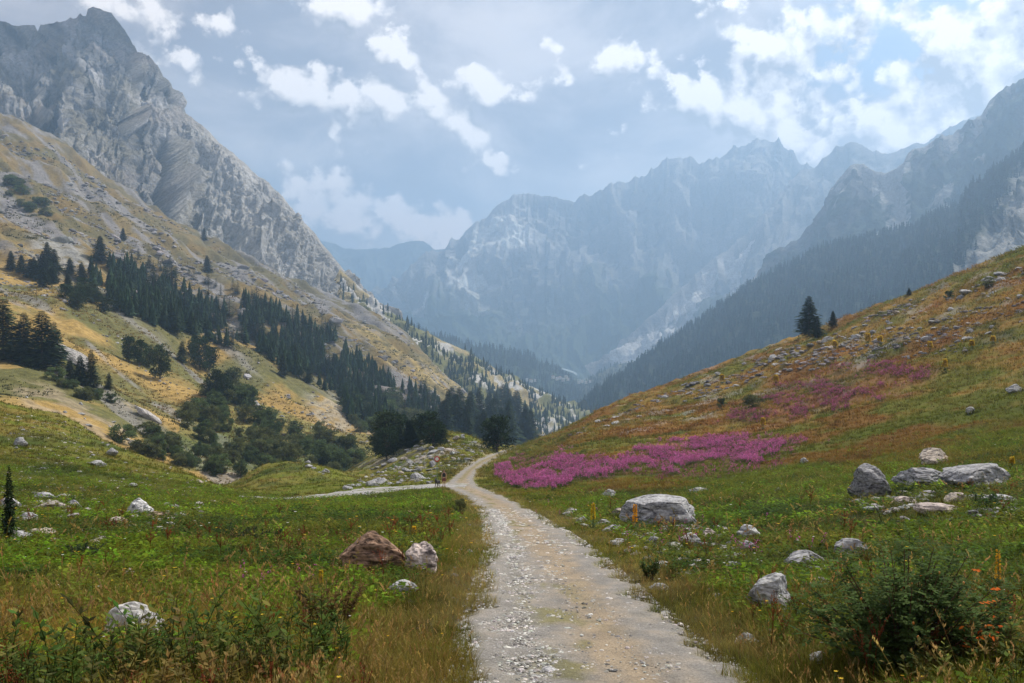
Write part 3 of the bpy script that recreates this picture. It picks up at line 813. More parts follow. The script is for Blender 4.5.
# 4 dry seed stalks
X, Y = sample_ground(26000, 5.2, 60, power=1.35)
px = X / Y * F + CX
n = fbm(X * .3 + 4, Y * .3, o=3, s=640)
dens = sstep(-.3, .35, n) * np.where(px < 480, 1.0 * sstep(17, 9.5, Y) + .06, .24)
dens = np.maximum(dens, path_mask(X, Y, .8, 1.0) * .7)
k = off_path(X, Y, .12) & (RNG.random(len(X)) < dens); X, Y = X[k], Y[k]; Z = gz(X, Y)
g = mixc(np.broadcast_to(C(.34, .275, .135), (len(X), 3)), C(.23, .15, .06), RNG.random(len(X)) * .8)
shortn = 1 - .45 * path_mask(X, Y, 1.0, 1.2)
scatter('dry_grass_stalks', [p_seed(R.uniform(.45, .8)) for _ in range(10)], np.stack([X, Y, Z], -1), (.55 + .55 * RNG.random(len(X))) * shortn, jitter(g, .22, .08), M_LEAF, tilt=.18, wide=np.clip(Y / 13, 1, 2.2))
# 5 rusty dock
X, Y = sample_ground(1700, 5.4, 40)
px = X / Y * F + CX
n = fbm(X * .4 + 14, Y * .4, o=3, s=660)
k = off_path(X, Y, .7) & (RNG.random(len(X)) < sstep(0, .5, n) * np.where(px < 480, 1, .5)); X, Y = X[k], Y[k]; Z = gz(X, Y)
g = jitter(np.broadcast_to(C(.21, .075, .030), (len(X), 3)), .25, .1)
scatter('rusty_dock', [p_dock(R.uniform(.5, .8)) for _ in range(6)], np.stack([X, Y, Z], -1), .5 + .5 * RNG.random(len(X)), g, M_LEAF, tilt=.15, wide=np.clip(Y / 14, 1, 2))
# 6 tall golden grass of the right slope, beyond the near meadow
X, Y = sample_ground(44000, 45, 255, 440, 1090, power=.9)
Z = gz(X, Y); px, py = proj(X, Y, Z)
k = off_path(X, Y, .3); X, Y, Z, px, py = X[k], Y[k], Z[k], px[k], py[k]
c, d = land_colour(X, Y, Z)
c = jitter(c * 1.15, .25, .08)
scatter('slope_grass', [p_tuft(7, R.uniform(.35, .5), .3, .05) for _ in range(8)], np.stack([X, Y, Z], -1), np.clip(Y / 120, .6, 1.25), c, M_LEAF, wide=np.clip(Y / 80, .8, 2.0))
X, Y = sample_ground(16000, 70, 235, -40, 500, power=.9)
Z = gz(X, Y); k = off_path(X, Y, .3); X, Y, Z = X[k], Y[k], Z[k]
c, d = land_colour(X, Y, Z)
scatter('bank_grass', [p_tuft(7, R.uniform(.25, .4), .3, .05) for _ in range(8)], np.stack([X, Y, Z], -1), np.clip(Y / 120, .6, 1.0), jitter(c * 1.1, .25, .08), M_LEAF)
# 7 willowherb
X, Y = sample_ground(90000, 48, 200, 470, 930)
Z = gz(X, Y); px, py = proj(X, Y, Z)
fa, fb, fc = flower_mask(px, py)
pr = fa * (.06 + .86 * sstep(-.5, .3, fbm(px * .05, py * .24, o=5, s=680, g=.65))) + fb * .75 * sstep(-.3, .4, fbm(px * .05, py * .15, o=3, s=684)) + fc * .06
k = RNG.random(len(X)) < pr
X, Y, Z, fa = X[k], Y[k], Z[k], fa[k]
g = mixc(np.broadcast_to(C(.36, .34, .34), (len(X), 3)), C(.56, .54, .66), fa * (.15 + .85 * RNG.random(len(X)) ** .7))
scatter('willowherb', [p_fireweed(R.uniform(.42, .65), 12, 1.3) for _ in range(8)], np.stack([X, Y, Z], -1), .7 + .5 * RNG.random(len(X)), jitter(g, .2, .05), M_LEAF, wide=np.clip(Y / 60, 1, 2))
# a few willowherbs and small flowers beside the path
X, Y = [], []
for cx, cy, n, sx, sy in ((690, 545, 16, 22, 6), (745, 552, 14, 12, 5), (555, 505, 8, 10, 5), (396, 478, 3, 10, 3), (270, 582, 7, 30, 8), (690, 530, 8, 30, 8), (570, 512, 6, 20, 6), (810, 548, 5, 14, 5)):
    for i in range(n):
        p = hit(cx + R.gauss(0, sx), cy + R.gauss(0, sy)); X.append(p)
X = np.array(X); k = path_mask(X[:, 0], X[:, 1]) < .3; X = X[k]
scatter('small_pink_flowers', [p_fireweed(.4, 12, .8) for _ in range(4)], X, .6 + .4 * RNG.random(len(X)), np.broadcast_to(C(.62, .42, .70), (len(X), 3)), M_LEAF)
X, Y = sample_ground(420, 7, 60); k = off_path(X, Y, .3); X, Y = X[k], Y[k]
scatter('small_yellow_flowers', [p_flower((.75, .45, .03), .3, 8, .02), p_flower((.8, .55, .05), .4, 6, .022), p_flower((.75, .75, .7), .3, 8, .018)], np.stack([X, Y, gz(X, Y)], -1), .7 + .5 * RNG.random(len(X)), np.ones((len(X), 3)), M_LEAF, wide=np.clip(Y / 12, 1, 3))

# ------------------------------------------------------------------ stones
import bmesh
def ico(sub):
    bm = bmesh.new(); bmesh.ops.create_icosphere(bm, subdivisions=sub, radius=1)
    V = np.array([v.co[:] for v in bm.verts]); Fc = np.array([[v.index for v in f.verts] for f in bm.faces]); bm.free()
    return V, Fc
ICO = {s: ico(s) for s in (1, 2, 3, 4, 5)}
def rock_shape(seed, sub=4, cuts=9, sx=1, sy=1, sz=1, rough=.13):
    """an angular boulder: a ball cut by random planes, then weathered"""
    r = np.random.default_rng(seed); V, Fc = ICO[sub]; V = V.copy()
    for i in range(cuts):
        n = r.normal(size=3); n[2] = abs(n[2]) * .38 if i % 3 else n[2] * .8; n /= np.linalg.norm(n); d = r.uniform(.45, .85)
        t = V @ n - d
        V -= np.maximum(t, 0)[:, None] * n * .96
    f = fbm(V[:, 0] * 1.6 + seed, V[:, 1] * 1.6, V[:, 2] * 1.6, o=4, s=seed)
    cr = -np.maximum(0, .25 - np.abs(vnoise(V[:, 0] * 2.1 + V[:, 2], V[:, 1] * 2.1, V[:, 2] * 4.0, s=seed + 3))) * rough * 2.2
    V = V * (1 + rough * f + cr)[:, None]
    V = V - (V.max(0) + V.min(0)) / 2; V /= (V.max(0) - V.min(0)) / 2
    tp = np.maximum(V[:, 2], 0)
    V[:, 2] -= .30 * tp * V[:, 0] ** 2 + .2 * tp * V[:, 1] ** 2 + .12 * tp * V[:, 0] * (1 if seed % 2 else -1)
    V[:, :2] *= (1 - .10 * tp)[:, None]
    return V * np.array([sx, sy, sz]), Fc

def add_rock(px, py, wpx, hpx, label, col=(.40, .40, .40), seed=None, Y=None, group=None, name='boulder', cat_='rock', sink=.42, sub=4, deep=.8, tiltz=None):
    """a stone whose base shows at (px, py), wpx wide and hpx high in the photo"""
    global SEED
    SEED += 1; seed = SEED if seed is None else seed
    p = hit(px, py) if Y is None else hit(px, py, Y * .8, Y * 1.25)
    s = p[1] / F; w = wpx * s / 2; h = hpx * s / 2 / (1 - sink * .5)
    V, Fc = rock_shape(seed, sub, 7, w, w * deep, h, .17)
    cv = np.broadcast_to(np.array(col, float), (len(V), 3)) * (1 + .12 * fbm(V[:, 0] / w, V[:, 1] / w, V[:, 2] / h, o=2, s=seed)[:, None])
    me = make_mesh(name, V, Fc, cv, M_ROCK, False)
    o = mesh_obj(name, me); o.location = (p[0], p[1] + w * .4, p[2] + h * (1 - sink)); o.rotation_euler = (0, 0, R.uniform(-.3, .3))
    for q in range(int(10 + wpx * .5)):
        a_ = R.uniform(3.3, 6.1); rr = R.uniform(.9, 1.25)
        BASES.append((p[0] + math.cos(a_) * w * rr, p[1] + w * .4 + math.sin(a_) * w * deep * rr, p[1], p[2]))
    return tag(o, label, cat_, group)
BASES = []
SEED = 1000
WH = (.43, .43, .43); GR = (.36, .36, .37); DK = (.27, .27, .28); TAN = (.46, .40, .34); PINK = (.52, .44, .40); RUSTY = (.33, .21, .14)
for a in [
 (665,527,82,30,'long grey streaked boulder right of the path beyond the mullein spikes',GR),
 (771,616,44,42,'upright boulder with black and white streaks beside the path edge',WH),
 (872,499,42,34,'dark rounded boulder at the left end of the big rock group on the slope',DK),
 (982,490,76,25,'broad pale slab with a sloping right end in the rock group on the slope',GR),
 (925,488,54,20,'flat grey boulder between the dark rounded boulder and the broad pale slab',GR),
 (937,466,38,17,'squared tan boulder standing uphill of the rock group',TAN),
 (945,514,52,9,'long flat pinkish stone lying below the rock group',PINK),
 (906,507,27,10,'small pink stone left of the long flat pinkish stone',PINK),
 (958,504,26,12,'small cracked stone right above the long flat pinkish stone',TAN),
 (1008,504,40,9,'pale flat stone under the right end of the broad slab',WH),
 (854,560,38,20,'dark peaked stone poking out of the herbs above the rose bush',DK),
 (806,570,48,17,'low grey stone behind the black and white streaked boulder',GR),
 (823,591,24,12,'pale small stone left of the rose bush, downhill of the dark peaked stone',WH),
 (828,576,24,10,'brownish stone between the low grey stone and the dark peaked stone',TAN),
 (137,518,28,19,'white angular boulder alone in the left meadow',(.62,.62,.62)),
 (158,520,28,9,'brown flat stone just right of the white angular boulder',(.32,.24,.17)),
 (116,526,26,8,'small tan stone just left of the white angular boulder',TAN),
 (370,576,66,44,'large rust coloured boulder left of the path in tall grass',RUSTY),
 (421,574,34,32,'pale pinkish boulder right of the large rusty boulder',PINK),
 (401,598,36,16,'small white stone below the two boulders left of the path',WH),
 (130,652,64,46,'pale lichen covered boulder half sunk in the left foreground weeds',(.48,.47,.45)),
 (82,684,26,10,'white stone at the bottom edge of the left foreground',WH),
 (747,646,25,12,'white stone lying on the right edge of the path',(.58,.58,.57)),
 (771,637,13,8,'small pale stone right of the white stone at the path edge',WH),
 (822,664,24,11,'pale stone between the path and the rose bush',WH),
 (608,498,17,8,'small white domed stone at the border of the dry grass and the green meadow',WH),
 (700,493,20,5,'flat white stone uphill of the long streaked boulder',WH),
 (778,492,6,4,'tiny white stone uphill in the green meadow right of centre',WH),
 (603,528,20,8,'flat pale stone behind the left mullein spike',WH),
 (616,535,26,10,'whitish stone between the two mullein spikes',WH),
 (583,524,16,7,'grey stone left of the left mullein spike',GR),
 (619,517,14,9,'brownish stone touching the left end of the long streaked boulder',(.33,.28,.25)),
 (655,549,22,12,'grey wedge shaped stone below the long streaked boulder',GR),
 (690,548,30,14,'pale cream stone amid pink flowers right of the path',WH),
 (711,541,22,12,'tan pink topped stone amid pink flowers right of the path',PINK),
 (699,535,16,7,'dark small stone between the long streaked boulder and the pink flowers',DK),
 (749,543,26,18,'white edged stone right of the pink flowers',WH),
 (748,555,18,14,'lower pale stone right of the pink flowers',GR),
 (735,571,28,8,'flat pale stone above the black and white streaked boulder',WH),
 (758,567,16,7,'short flat stone right of another flat pale stone above the streaked boulder',WH),
 (745,580,14,6,'small reddish stone just above the streaked boulder',TAN),
 (659,591,20,7,'thin white slab leaning in the grass at the right edge of the path',WH),
 (992,642,24,20,'white rock glimpsed behind the right side of the rose bush',WH),
 (932,634,12,8,'white stone glimpsed through the middle of the rose bush',WH),
 (8,510,22,12,'white stone left of the dark sapling at the left edge',WH),
 (50,512,38,10,'long brownish ledge right of the dark sapling',(.30,.27,.24)),
 (44,500,20,8,'grey stone above the brownish ledge on the left bank',GR),
 (24,525,22,12,'pale leaning stone below the brownish ledge',WH),
 (10,540,36,9,'flat grey slab at the left edge of the left meadow',GR),
 (37,538,32,9,'tan slab right of the flat grey slab in the left meadow',TAN),
 (72,508,16,7,'grey stone right of the brownish ledge on the left bank',GR),
 (93,546,16,6,'pale tan stone alone below the ledges of the left bank',TAN),
 (19,447,18,9,'grey stone high on the left bank near the left edge',GR),
 (96,467,18,6,'thin pale stone in the middle of the left bank',WH),
 (112,456,12,8,'dark edged stone near the crest of the left bank',GR),
 (132,487,9,4,'little white stone halfway down the left bank',WH),
 (176,508,8,4,'little white stone right of the white angular boulder',WH),
 (190,513,7,4,'small white pebble at the right end of the pebbles in the left meadow',WH),
 (129,578,14,9,'pale pink stone in the middle of the left meadow',PINK),
 (971,413,9,6,'small pale stone far up the right slope',WH),
 (805,463,9,5,'small white stone at the right of the pink flower patch',WH),
 (1018,392,18,8,'pale stone at the right edge high on the slope',WH),
]:
    add_rock(*a)

# grass growing up against the boulders
bs = np.array([b[:2] for b in BASES]); bz = gz(bs[:, 0], bs[:, 1]); cl, _ = land_colour(bs[:, 0], bs[:, 1], bz)
scatter('grass_round_boulders', [p_tuft(12, R.uniform(.2, .38), .10) for _ in range(5)] + [p_herb(14, .18)], np.stack([bs[:, 0], bs[:, 1], bz], -1), RNG.uniform(.6, 1.1, len(bs)) * np.clip(bs[:, 1] / 25, .75, 1.5), jitter(cl * 1.25, .25, .08), M_LEAF, wide=np.clip(bs[:, 1] / 16, 1, 2))
# ridge and slope stones of the right hill, one object each
def rock_proto(seed, col, sub=3, sz=.5):
    V, Fc = rock_shape(seed, sub, 9, 1, .8, sz)
    return make_mesh('stone', V, Fc, np.broadcast_to(np.array(col, float), (len(V), 3)), M_ROCK, False)
SP = [rock_proto(2000 + i, c, 3, s) for i, (c, s) in enumerate([(GR, .4), (WH, .45), (TAN, .35), (GR, .6), (DK, .5), (WH, .3)])]
def strew(n, poly, smin, smax, label, group, ymin=2, ymax=400, hfun=hit, protos=SP, warp=None):
    xs = [p[0] for p in poly]; ys = [p[1] for p in poly]; k = 0; tries = 0
    while k < n and tries < n * 30:
        tries += 1
        px, py = R.uniform(min(xs), max(xs)), R.uniform(min(ys), max(ys))
        if not in_poly(np.array([px]), np.array([py]), poly)[0]: continue
        if warp is not None and fbm(np.array([px * .03]), np.array([py * .09]), o=3, s=warp)[0] < .0: continue
        p = hfun(px, py) if hfun is hit2 else hit(px, py, ymin, ymax)
        if hfun is hit and path_mask(p[:1], p[1:2], .2)[0] > .1: continue
        o = bpy.data.objects.new('stone', R.choice(protos)); COL.objects.link(o)
        s = R.uniform(smin, smax) ** 1.0 * p[1] / F / 2 * (1 if R.random() < .8 else 1.6)
        o.location = (p[0], p[1], p[2] + s * .12); o.scale = (s, s, s * R.uniform(.7, 1.2))
        o.rotation_euler = (R.uniform(-.25, .25), R.uniform(-.35, .1), R.uniform(0, 6.28))
        tag(o, label, 'stone', group); k += 1
strew(52, [(800,352),(900,305),(1030,262),(1030,330),(940,345),(860,352)], 4, 10, 'grey stone in the broken outcrops on the upper right slope', 'outcrop stones on the upper right slope', 90, 260, warp=700)
strew(42, [(590,425),(700,378),(800,340),(900,308),(1024,262),(1024,275),(900,325),(800,372),(700,400),(600,432)], 4, 11, 'grey stone along the skyline of the right hill', 'skyline stones of the right hill', 120, 280)
strew(42, [(0,410),(60,420),(120,450),(210,485),(200,520),(60,540),(0,500)], 2.5, 6, 'small pale stone strewn on the left grassy bank', 'small stones on the left bank', 25, 170)
strew(30, [(360,478),(400,452),(455,430),(490,450),(470,462),(430,470)], 4, 11, 'grey rock on the stony knoll behind the road sign', 'rocks on the stony knoll', 120, 280)
strew(20, [(340,492),(440,484),(430,478),(350,484)], 4, 12, 'pale rock lining the far side of the gravel track', 'rocks lining the gravel track', 80, 200)
strew(8, [(305,462),(332,470),(330,478),(310,470)], 3, 8, 'grey rock on the round grassy knoll', 'rocks on the round knoll', 100, 200)
strew(24, [(560,515),(640,535),(700,560),(800,585),(760,600),(640,560)], 3, 8, 'small pale stone in the grass right of the path', 'small stones right of the path', 10, 60)
strew(16, [(470,683),(480,560),(470,520),(440,520),(400,600),(430,683)], 3, 8, 'small pale stone in the grass left of the path', 'small stones left of the path', 5, 60)
# rock slabs of the golden hillside
def slab(px, py, wpx, hpx, tilt, label, col=(.42, .40, .38), seed=0):
    p = hit2(px, py); s = p[1] / F; w = wpx * s / 2; h = hpx * s / 2
    V, Fc = rock_shape(3000 + seed, 5, 8, w, w * .35, h, .16)
    me = make_mesh('rock_slab', V, Fc, np.broadcast_to(np.array(col, float), (len(V), 3)), M_ROCK, False)
    o = mesh_obj('rock_slab', me); o.location = (p[0], p[1], p[2] + h * .3); o.rotation_euler = (-.75, math.radians(tilt), 0)
    return tag(o, label, 'rock')
slab(76, 364, 58, 24, 45, 'long tilted grey rock slab right of the group of large dark conifers', seed=1)
slab(147, 417, 36, 10, 35, 'pale tilted rock slab low on the golden hillside', (.5, .47, .45), 2)
slab(135, 446, 30, 9, 5, 'whitish stony outcrop at the crest of the left bank', (.5, .47, .44), 3)
slab(250, 318, 26, 16, 35, 'bare grey crag showing between the forest stands', seed=4)
slab(255, 405, 22, 6, 50, 'thin pale slab in the gully bushes', (.5, .48, .46), 5)
slab(385, 397, 50, 16, 10, 'brownish grey crag at the foot of the dark forest', (.30, .27, .25), 6)
strew(18, [(22,392),(70,398),(140,436),(120,446),(60,428),(20,412)], 2.5, 6, 'pale stone in the scree on the golden hillside', 'scree stones on the golden hillside', hfun=hit2)
strew(18, [(300,395),(335,400),(405,425),(400,435),(330,430),(300,415)], 2.5, 6, 'pale stone scattered below the dark forest', 'stones below the dark forest', hfun=hit2)

# the uncountable small rubble of the outcrops
def rubble(n, poly, s0, s1, warp, thr, name, hf, col=(.27, .26, .27), lift=0.0):
    xs = [p[0] for p in poly]; ys = [p[1] for p in poly]
    px = RNG.uniform(min(xs), max(xs), n * 12); py = RNG.uniform(min(ys), max(ys), n * 12)
    sl = py + (px - 800) * .37                       # the bedrock shows in bands that run along the slope
    k = in_poly(px, py, poly) & (fbm(px * .018, sl * .11, o=4, s=warp) > thr)
    px, py = px[k][:n], py[k][:n]; pts = np.array([hf(a, b) for a, b in zip(px, py)])
    s = np.exp(RNG.uniform(math.log(s0), math.log(s1), len(pts))) * pts[:, 1] / F / 2
    pts[:, 2] += lift * np.minimum(1, s / .15)
    pr = []
    for i in range(6):
        V, Fc = rock_shape(5000 + i, 2, 7, 1.3, .9, .42); pr.append((V, Fc, np.ones_like(V)))
    scatter(name, pr, pts, s, jitter(np.broadcast_to(np.array(col, float), (len(pts), 3)), .3, .03), M_ROCK, tilt=.35)
YSc = YS[::4]
def hitc(px, py):
    X = (px - CX) / F * YSc; z = gz(X, YSc); q = CY - (z - CZ) / YSc * F
    ok = np.where(q <= py)[0]; k = ok[0] if len(ok) else len(YSc) // 2
    return np.array([X[k], YSc[k], z[k]])
rubble(520, [(740,385),(800,350),(900,303),(1060,250),(1060,330),(980,350),(880,362),(800,392)], 2.5, 8, 900, .2, 'outcrop_rubble', hitc, (.22, .205, .215))
rubble(200, [(560,440),(640,402),(740,366),(800,344),(800,362),(740,392),(640,425)], 2.5, 7, 905, .2, 'skyline_rubble', hitc, (.22, .205, .215))
rubble(420, [(0,412),(70,422),(140,455),(230,490),(260,500),(200,520),(120,510),(0,500)], 1.2, 3.5, 910, .0, 'bank_pebbles', hitc, (.36, .34, .31))
rubble(300, [(350,488),(380,462),(430,436),(490,450),(470,468),(440,480)], 2, 6, 915, -.1, 'knoll_rubble', hitc, (.33, .32, .31))

rubble(420, [(555,512),(600,508),(660,530),(730,530),(800,560),(850,600),(790,640),(700,590),(600,540)], 4, 15, 920, -.1, 'scattered_stones', hitc, (.34, .335, .33), .09)
rubble(120, [(840,500),(900,495),(1020,500),(1020,520),(900,525)], 4, 12, 925, -.2, 'stones_below_boulders', hitc, (.36, .35, .34), .12)
rubble(160, [(0,495),(60,495),(110,505),(200,505),(210,525),(60,560),(0,550)], 3, 11, 928, -.1, 'stones_on_the_bank', hitc, (.34, .32, .30), .12)
# texture of the big left hillside: tussocks and rubble
px = RNG.uniform(-20, 520, 26000); Y = np.exp(RNG.uniform(math.log(190), math.log(1150), 26000)); X = (px - CX) / F * Y; Z = z2(px, Y)
n = fbm(X * .03, Y * .03, o=4, s=930); k = (RNG.random(len(X)) < sstep(-.4, .4, n)); px, X, Y, Z, n = px[k], X[k], Y[k], Z[k], n[k]
c = mixc(np.broadcast_to(C(.25, .18, .065), (len(X), 3)), C(.075, .08, .03), sstep(-.3, .35, fbm(X * .02 + 3, Y * .02, o=3, s=934) + sstep(400, 700, Y) * .25))
scatter('hillside_tussocks', [p_tuft(7, R.uniform(.6, .9), .9, .32) for _ in range(6)], np.stack([X, Y, Z], -1), np.clip(Y / 420, .45, 1.7), jitter(c, .3, .08), M_LEAF)
px = RNG.uniform(-20, 470, 30000); Y = np.exp(RNG.uniform(math.log(300), math.log(1180), 30000)); X = (px - CX) / F * Y; Z = z2(px, Y)
n = fbm((X + Y) * .03, (Y - X) * .01, o=4, s=940); k = (RNG.random(len(X)) < sstep(.0, .5, n) * (.12 + .6 * sstep(430, 560, Y))); X, Y, Z = X[k], Y[k], Z[k]
pr = []
for i in range(6):
    V, Fc = rock_shape(5100 + i, 2, 7, 1.3, .9, .6); pr.append((V, Fc, np.ones_like(V)))
scatter('hillside_rubble', pr, np.stack([X, Y, Z], -1), np.exp(RNG.normal(-.1, .5, len(X))) * np.clip(Y / 700, .5, 1.4), jitter(np.broadcast_to(C(.25, .24, .24), (len(X), 3)), .3, .03), M_ROCK, tilt=.4)

# gravel on the path
def pebbles(n, y0, y1, smin, smax, side):
    Y = np.exp(RNG.uniform(math.log(y0), math.log(y1), n)); u = RNG.uniform(-1.15, 1.15, n)
    wt = 0.16 + .84 * (1 - np.exp(-((u - .22) / .33) ** 2)) if side else np.ones(n)
    k = RNG.random(n) < wt * (.35 + .65 * sstep(-.4, .3, fbm(Y * .8, u * 2, o=3, s=760)))
    Y, u = Y[k], u[k]; X = path_x(Y) + u * path_w(Y)
    z = base_z(X, Y) + .004
    s = smin * (smax / smin) ** (RNG.random(len(Y)) ** 2.2)
    return np.stack([X, Y, z], -1), s
def pebble_proto(i, sub=1):
    V, Fc = rock_shape(4000 + i, sub, 5, 1, R.uniform(.6, .9), R.uniform(.35, .6), .05)
    return V, Fc, np.ones_like(V)
pp, ss = pebbles(46000, 5.2, 46, .008, .040, True)
cc_ = jitter(np.broadcast_to(C(.40, .385, .36), (len(pp), 3)), .40, .03)
scatter('gravel', [pebble_proto(i) for i in range(8)], pp, ss, cc_, M_PATH, wide=np.clip(pp[:, 1] / 14, 1, 2))
pp, ss = pebbles(420, 5.2, 90, .045, .10, True)
cc_ = jitter(np.broadcast_to(C(.45, .43, .41), (len(pp), 3)), .25, .03)
pp[:, 2] -= .01
scatter('path_cobbles', [pebble_proto(i + 20, 2) for i in range(8)], pp, ss, cc_, M_ROCK)
# ------------------------------------------------------------------ trees
def conifer(seed, whorls=30, per=7, width=.22, needle=6, bare=.08, ragged=.25, sub=2):
    """unit-height spruce: trunk and drooping boughs built from many small needle sprays"""
    r = random.Random(seed)
    trunk = tube([np.array([0, 0, -.03]), np.array([0, 0, .4]), np.array([0, 0, .97])], [.018, .012, .002], 6)
    ps = []
    gap = [r.uniform(.7, 1.2) for _ in range(8)]
    for i in range(whorls):
        t = bare + (1 - bare) * (i / whorls) ** .92
        Lm = width * (1 - t) ** .78 * (1 - .35 * math.exp(-((t - bare) / .07) ** 2)) + .008
        off = r.uniform(0, 6.28)
        for j in range(per):
            a = off + 6.283 * j / per + r.uniform(-.3, .3)
            L = Lm * r.uniform(1 - ragged * 1.6, 1 + ragged) * gap[int(a / .7854) % 8]
            if r.random() < .06: continue
            d = np.array([math.cos(a), math.sin(a), 0])
            up = .25 * t - .12
            for q in range(needle):
                f = (q + .6) / needle
                p = np.array([0, 0, t]) + d * L * f + np.array([0, 0, L * (up * f - .30 * f * f + .08 * (f == 1))])
                for s_ in range(sub):
                    sd = (1 if s_ % 2 else -1)
                    dd = d * .8 + np.array([-d[1], d[0], 0]) * sd * r.uniform(.4, 1.1) + np.array([0, 0, r.uniform(-.45, .10)])
                    k = r.uniform(.65, 1.25) * (.8 + .45 * f)
                    ps.append(leaf2(p, dd, np.array([0, 0, 1.]) + rdir() * .5, (.022 + L * .36) * r.uniform(.7, 1.3), .014 + L * .16, (k, k, k)))
    ps.append(leaf2(np.array([0, 0, .95]), np.array([0, 0, 1.]), np.array([1., 0, 0]), .05, .012, (1, 1, 1)))
    return trunk, cat(ps)

def broadleaf(seed, n_clump=34, leaves=46, w=.42, squat=.75, leafs=.045, lo=.12):
    """unit-height bush or pine: clumps of leaves on branches round a short trunk, with gaps"""
    r = random.Random(seed)
    trunks = [tube([np.array([0, 0, -.05]), np.array([.01, 0, .3]), np.array([.02, .01, .7])], [.028, .018, .006], 6)]
    ps = []
    for i in range(n_clump):
        z = r.uniform(lo + .06, .95); rr = w * math.sqrt(max(.02, 1 - ((z - .45) / .58) ** 2)) * r.uniform(.35, 1.0)
        a = r.uniform(0, 6.28); c = np.array([rr * math.cos(a), rr * math.sin(a), z])
        
        trunks.append(tube([np.array([.01, 0, z * .55]), c * .5 + np.array([0, 0, z * .28]), c], [.009, .006, .002], 3))
        cr = r.uniform(.08, .15); kk = r.uniform(.55, 1.6)
        for j in range(leaves):
            v = rdir(); rad = cr * r.random() ** .4
            k = kk * r.uniform(.7, 1.3)
            ps.append(leaf2(c + v * rad * np.array([1, 1, squat]), v + np.array([0, 0, .4]) + rdir() * .6, rdir(), leafs * r.uniform(.7, 1.3), leafs * .6, (k, k, k * .95)))
    return cat(trunks), cat(ps)

def tree_meshes(kind, gen, n, leafcol, barkcol=(.10, .075, .055)):
    out = []
    for i in range(n):
        tr, cr = gen(i)
        jit = np.array(leafcol) * (.75 + .6 * ((i * 5) % n) / n) * (np.array([1 + .25 * (i % 3 == 1), 1, 1]))
        out.append((make_mesh('trunk', tr[0], tr[1], tr[2] * np.array(barkcol), M_BARK),
                    make_mesh('crown', cr[0], cr[1], cr[2] * jit, M_NEEDLE if 'con' in kind else M_LEAF)))
    return out
CON = tree_meshes('conifer', lambda i: conifer(50 + i, 38, 9, R.uniform(.17, .25), 5, ragged=.32, bare=.05), 7, (.030, .050, .022))
CONF = []
for i in range(6):
    tr, cr = conifer(80 + i, 18, 6, R.uniform(.16, .24), 3, ragged=.3)
    allv = cat([(tr[0], tr[1], tr[2] * np.array([.08, .06, .05])), (cr[0], cr[1], cr[2] * np.array([.030, .052, .026]) * (.75 + .12 * i))])
    CONF.append(make_mesh('conifer', allv[0], allv[1], allv[2], M_NEEDLE))
PIN = tree_meshes('pine_con', lambda i: broadleaf(100 + i, 46, 60, R.uniform(.26, .34), .7, .055, .06), 6, (.030, .052, .022))
BUS = tree_meshes('bush', lambda i: broadleaf(130 + i, 44, 60, R.uniform(.48, .6), .85, .075, -.06), 8, (.085, .118, .050))

def plant(name, cat_, meshes, p, h, label, group=None, wid=1.0, tint=None):
    root = empty(name, p, R.uniform(0, 6.28)); root.scale = (h * wid, h * wid, h)
    tag(root, label, cat_, group)
    tr, cr = R.choice(meshes)
    a = mesh_obj('trunk', tr, root); b = mesh_obj('crown', cr, root)
    return root
def plant1(name, cat_, me, p, h, label, group, wid=1.0):
    o = bpy.data.objects.new(name, me); COL.objects.link(o)
    o.location = p; o.rotation_euler = (0, 0, R.uniform(0, 6.28)); o.scale = (h * wid, h * wid, h)
    return tag(o, label, cat_, group)

def tree_at(px, base, hpx, label, kind='c', group=None, hf=hit2, wid=1.0, **kw):
    p = hf(px, base, **kw); h = hpx * p[1] / F
    if kind == 'c': return plant('conifer', 'tree', CON, p, h, label, group, wid)
    if kind == 'p': return plant('pine', 'tree', PIN, p, h, label, group, wid)
    if kind == 'b': return plant('bush', 'bush', BUS, p, h * 1.05, label, group, wid)

# singled-out trees
t = tree_at(809, 336, 40, 'large dark spruce standing alone on the right hill skyline', hf=hit, wid=1.5, y0=150, y1=300)
tree_at(817, 338, 22, 'small spruce in front of the foot of the large spruce on the skyline', hf=hit, wid=1.5, y0=150, y1=300)
tree_at(833, 327, 16, 'little conifer right of the large spruce on the skyline', hf=hit, wid=1.3, y0=150, y1=320)
tree_at(909, 296, 8, 'tiny dark conifer on the skyline of the right hill', hf=hit, wid=1.6, y0=120, y1=300)
tree_at(989, 288, 10, 'little round bush among the outcrop stones at upper right', 'b', hf=hit, y0=80, y1=300)
tree_at(949, 301, 9, 'low green bush among the outcrop stones left of the round bush', 'b', hf=hit, y0=80, y1=300)
tree_at(752, 408, 12, 'green bush above the faded pink flower patch on the right slope', 'b', hf=hit, wid=1.4, y0=80, y1=300)
tree_at(721, 408, 9, 'small dark bush left of the green bush on the right slope', 'b', hf=hit, y0=80, y1=300)
tree_at(9, 540, 76, 'thin dark conifer sapling at the left edge among pale stones', hf=hit, wid=.42, y0=15, y1=70)
tree_at(497, 452, 36, 'rounded sunlit pine where the path leaves the view', 'p', hf=hit, wid=1.3, y0=120, y1=300)
tree_at(460, 512, 12, 'small dark shrub at the left edge of the path before the bend', 'b', hf=hit, wid=1.0, y0=20, y1=90)
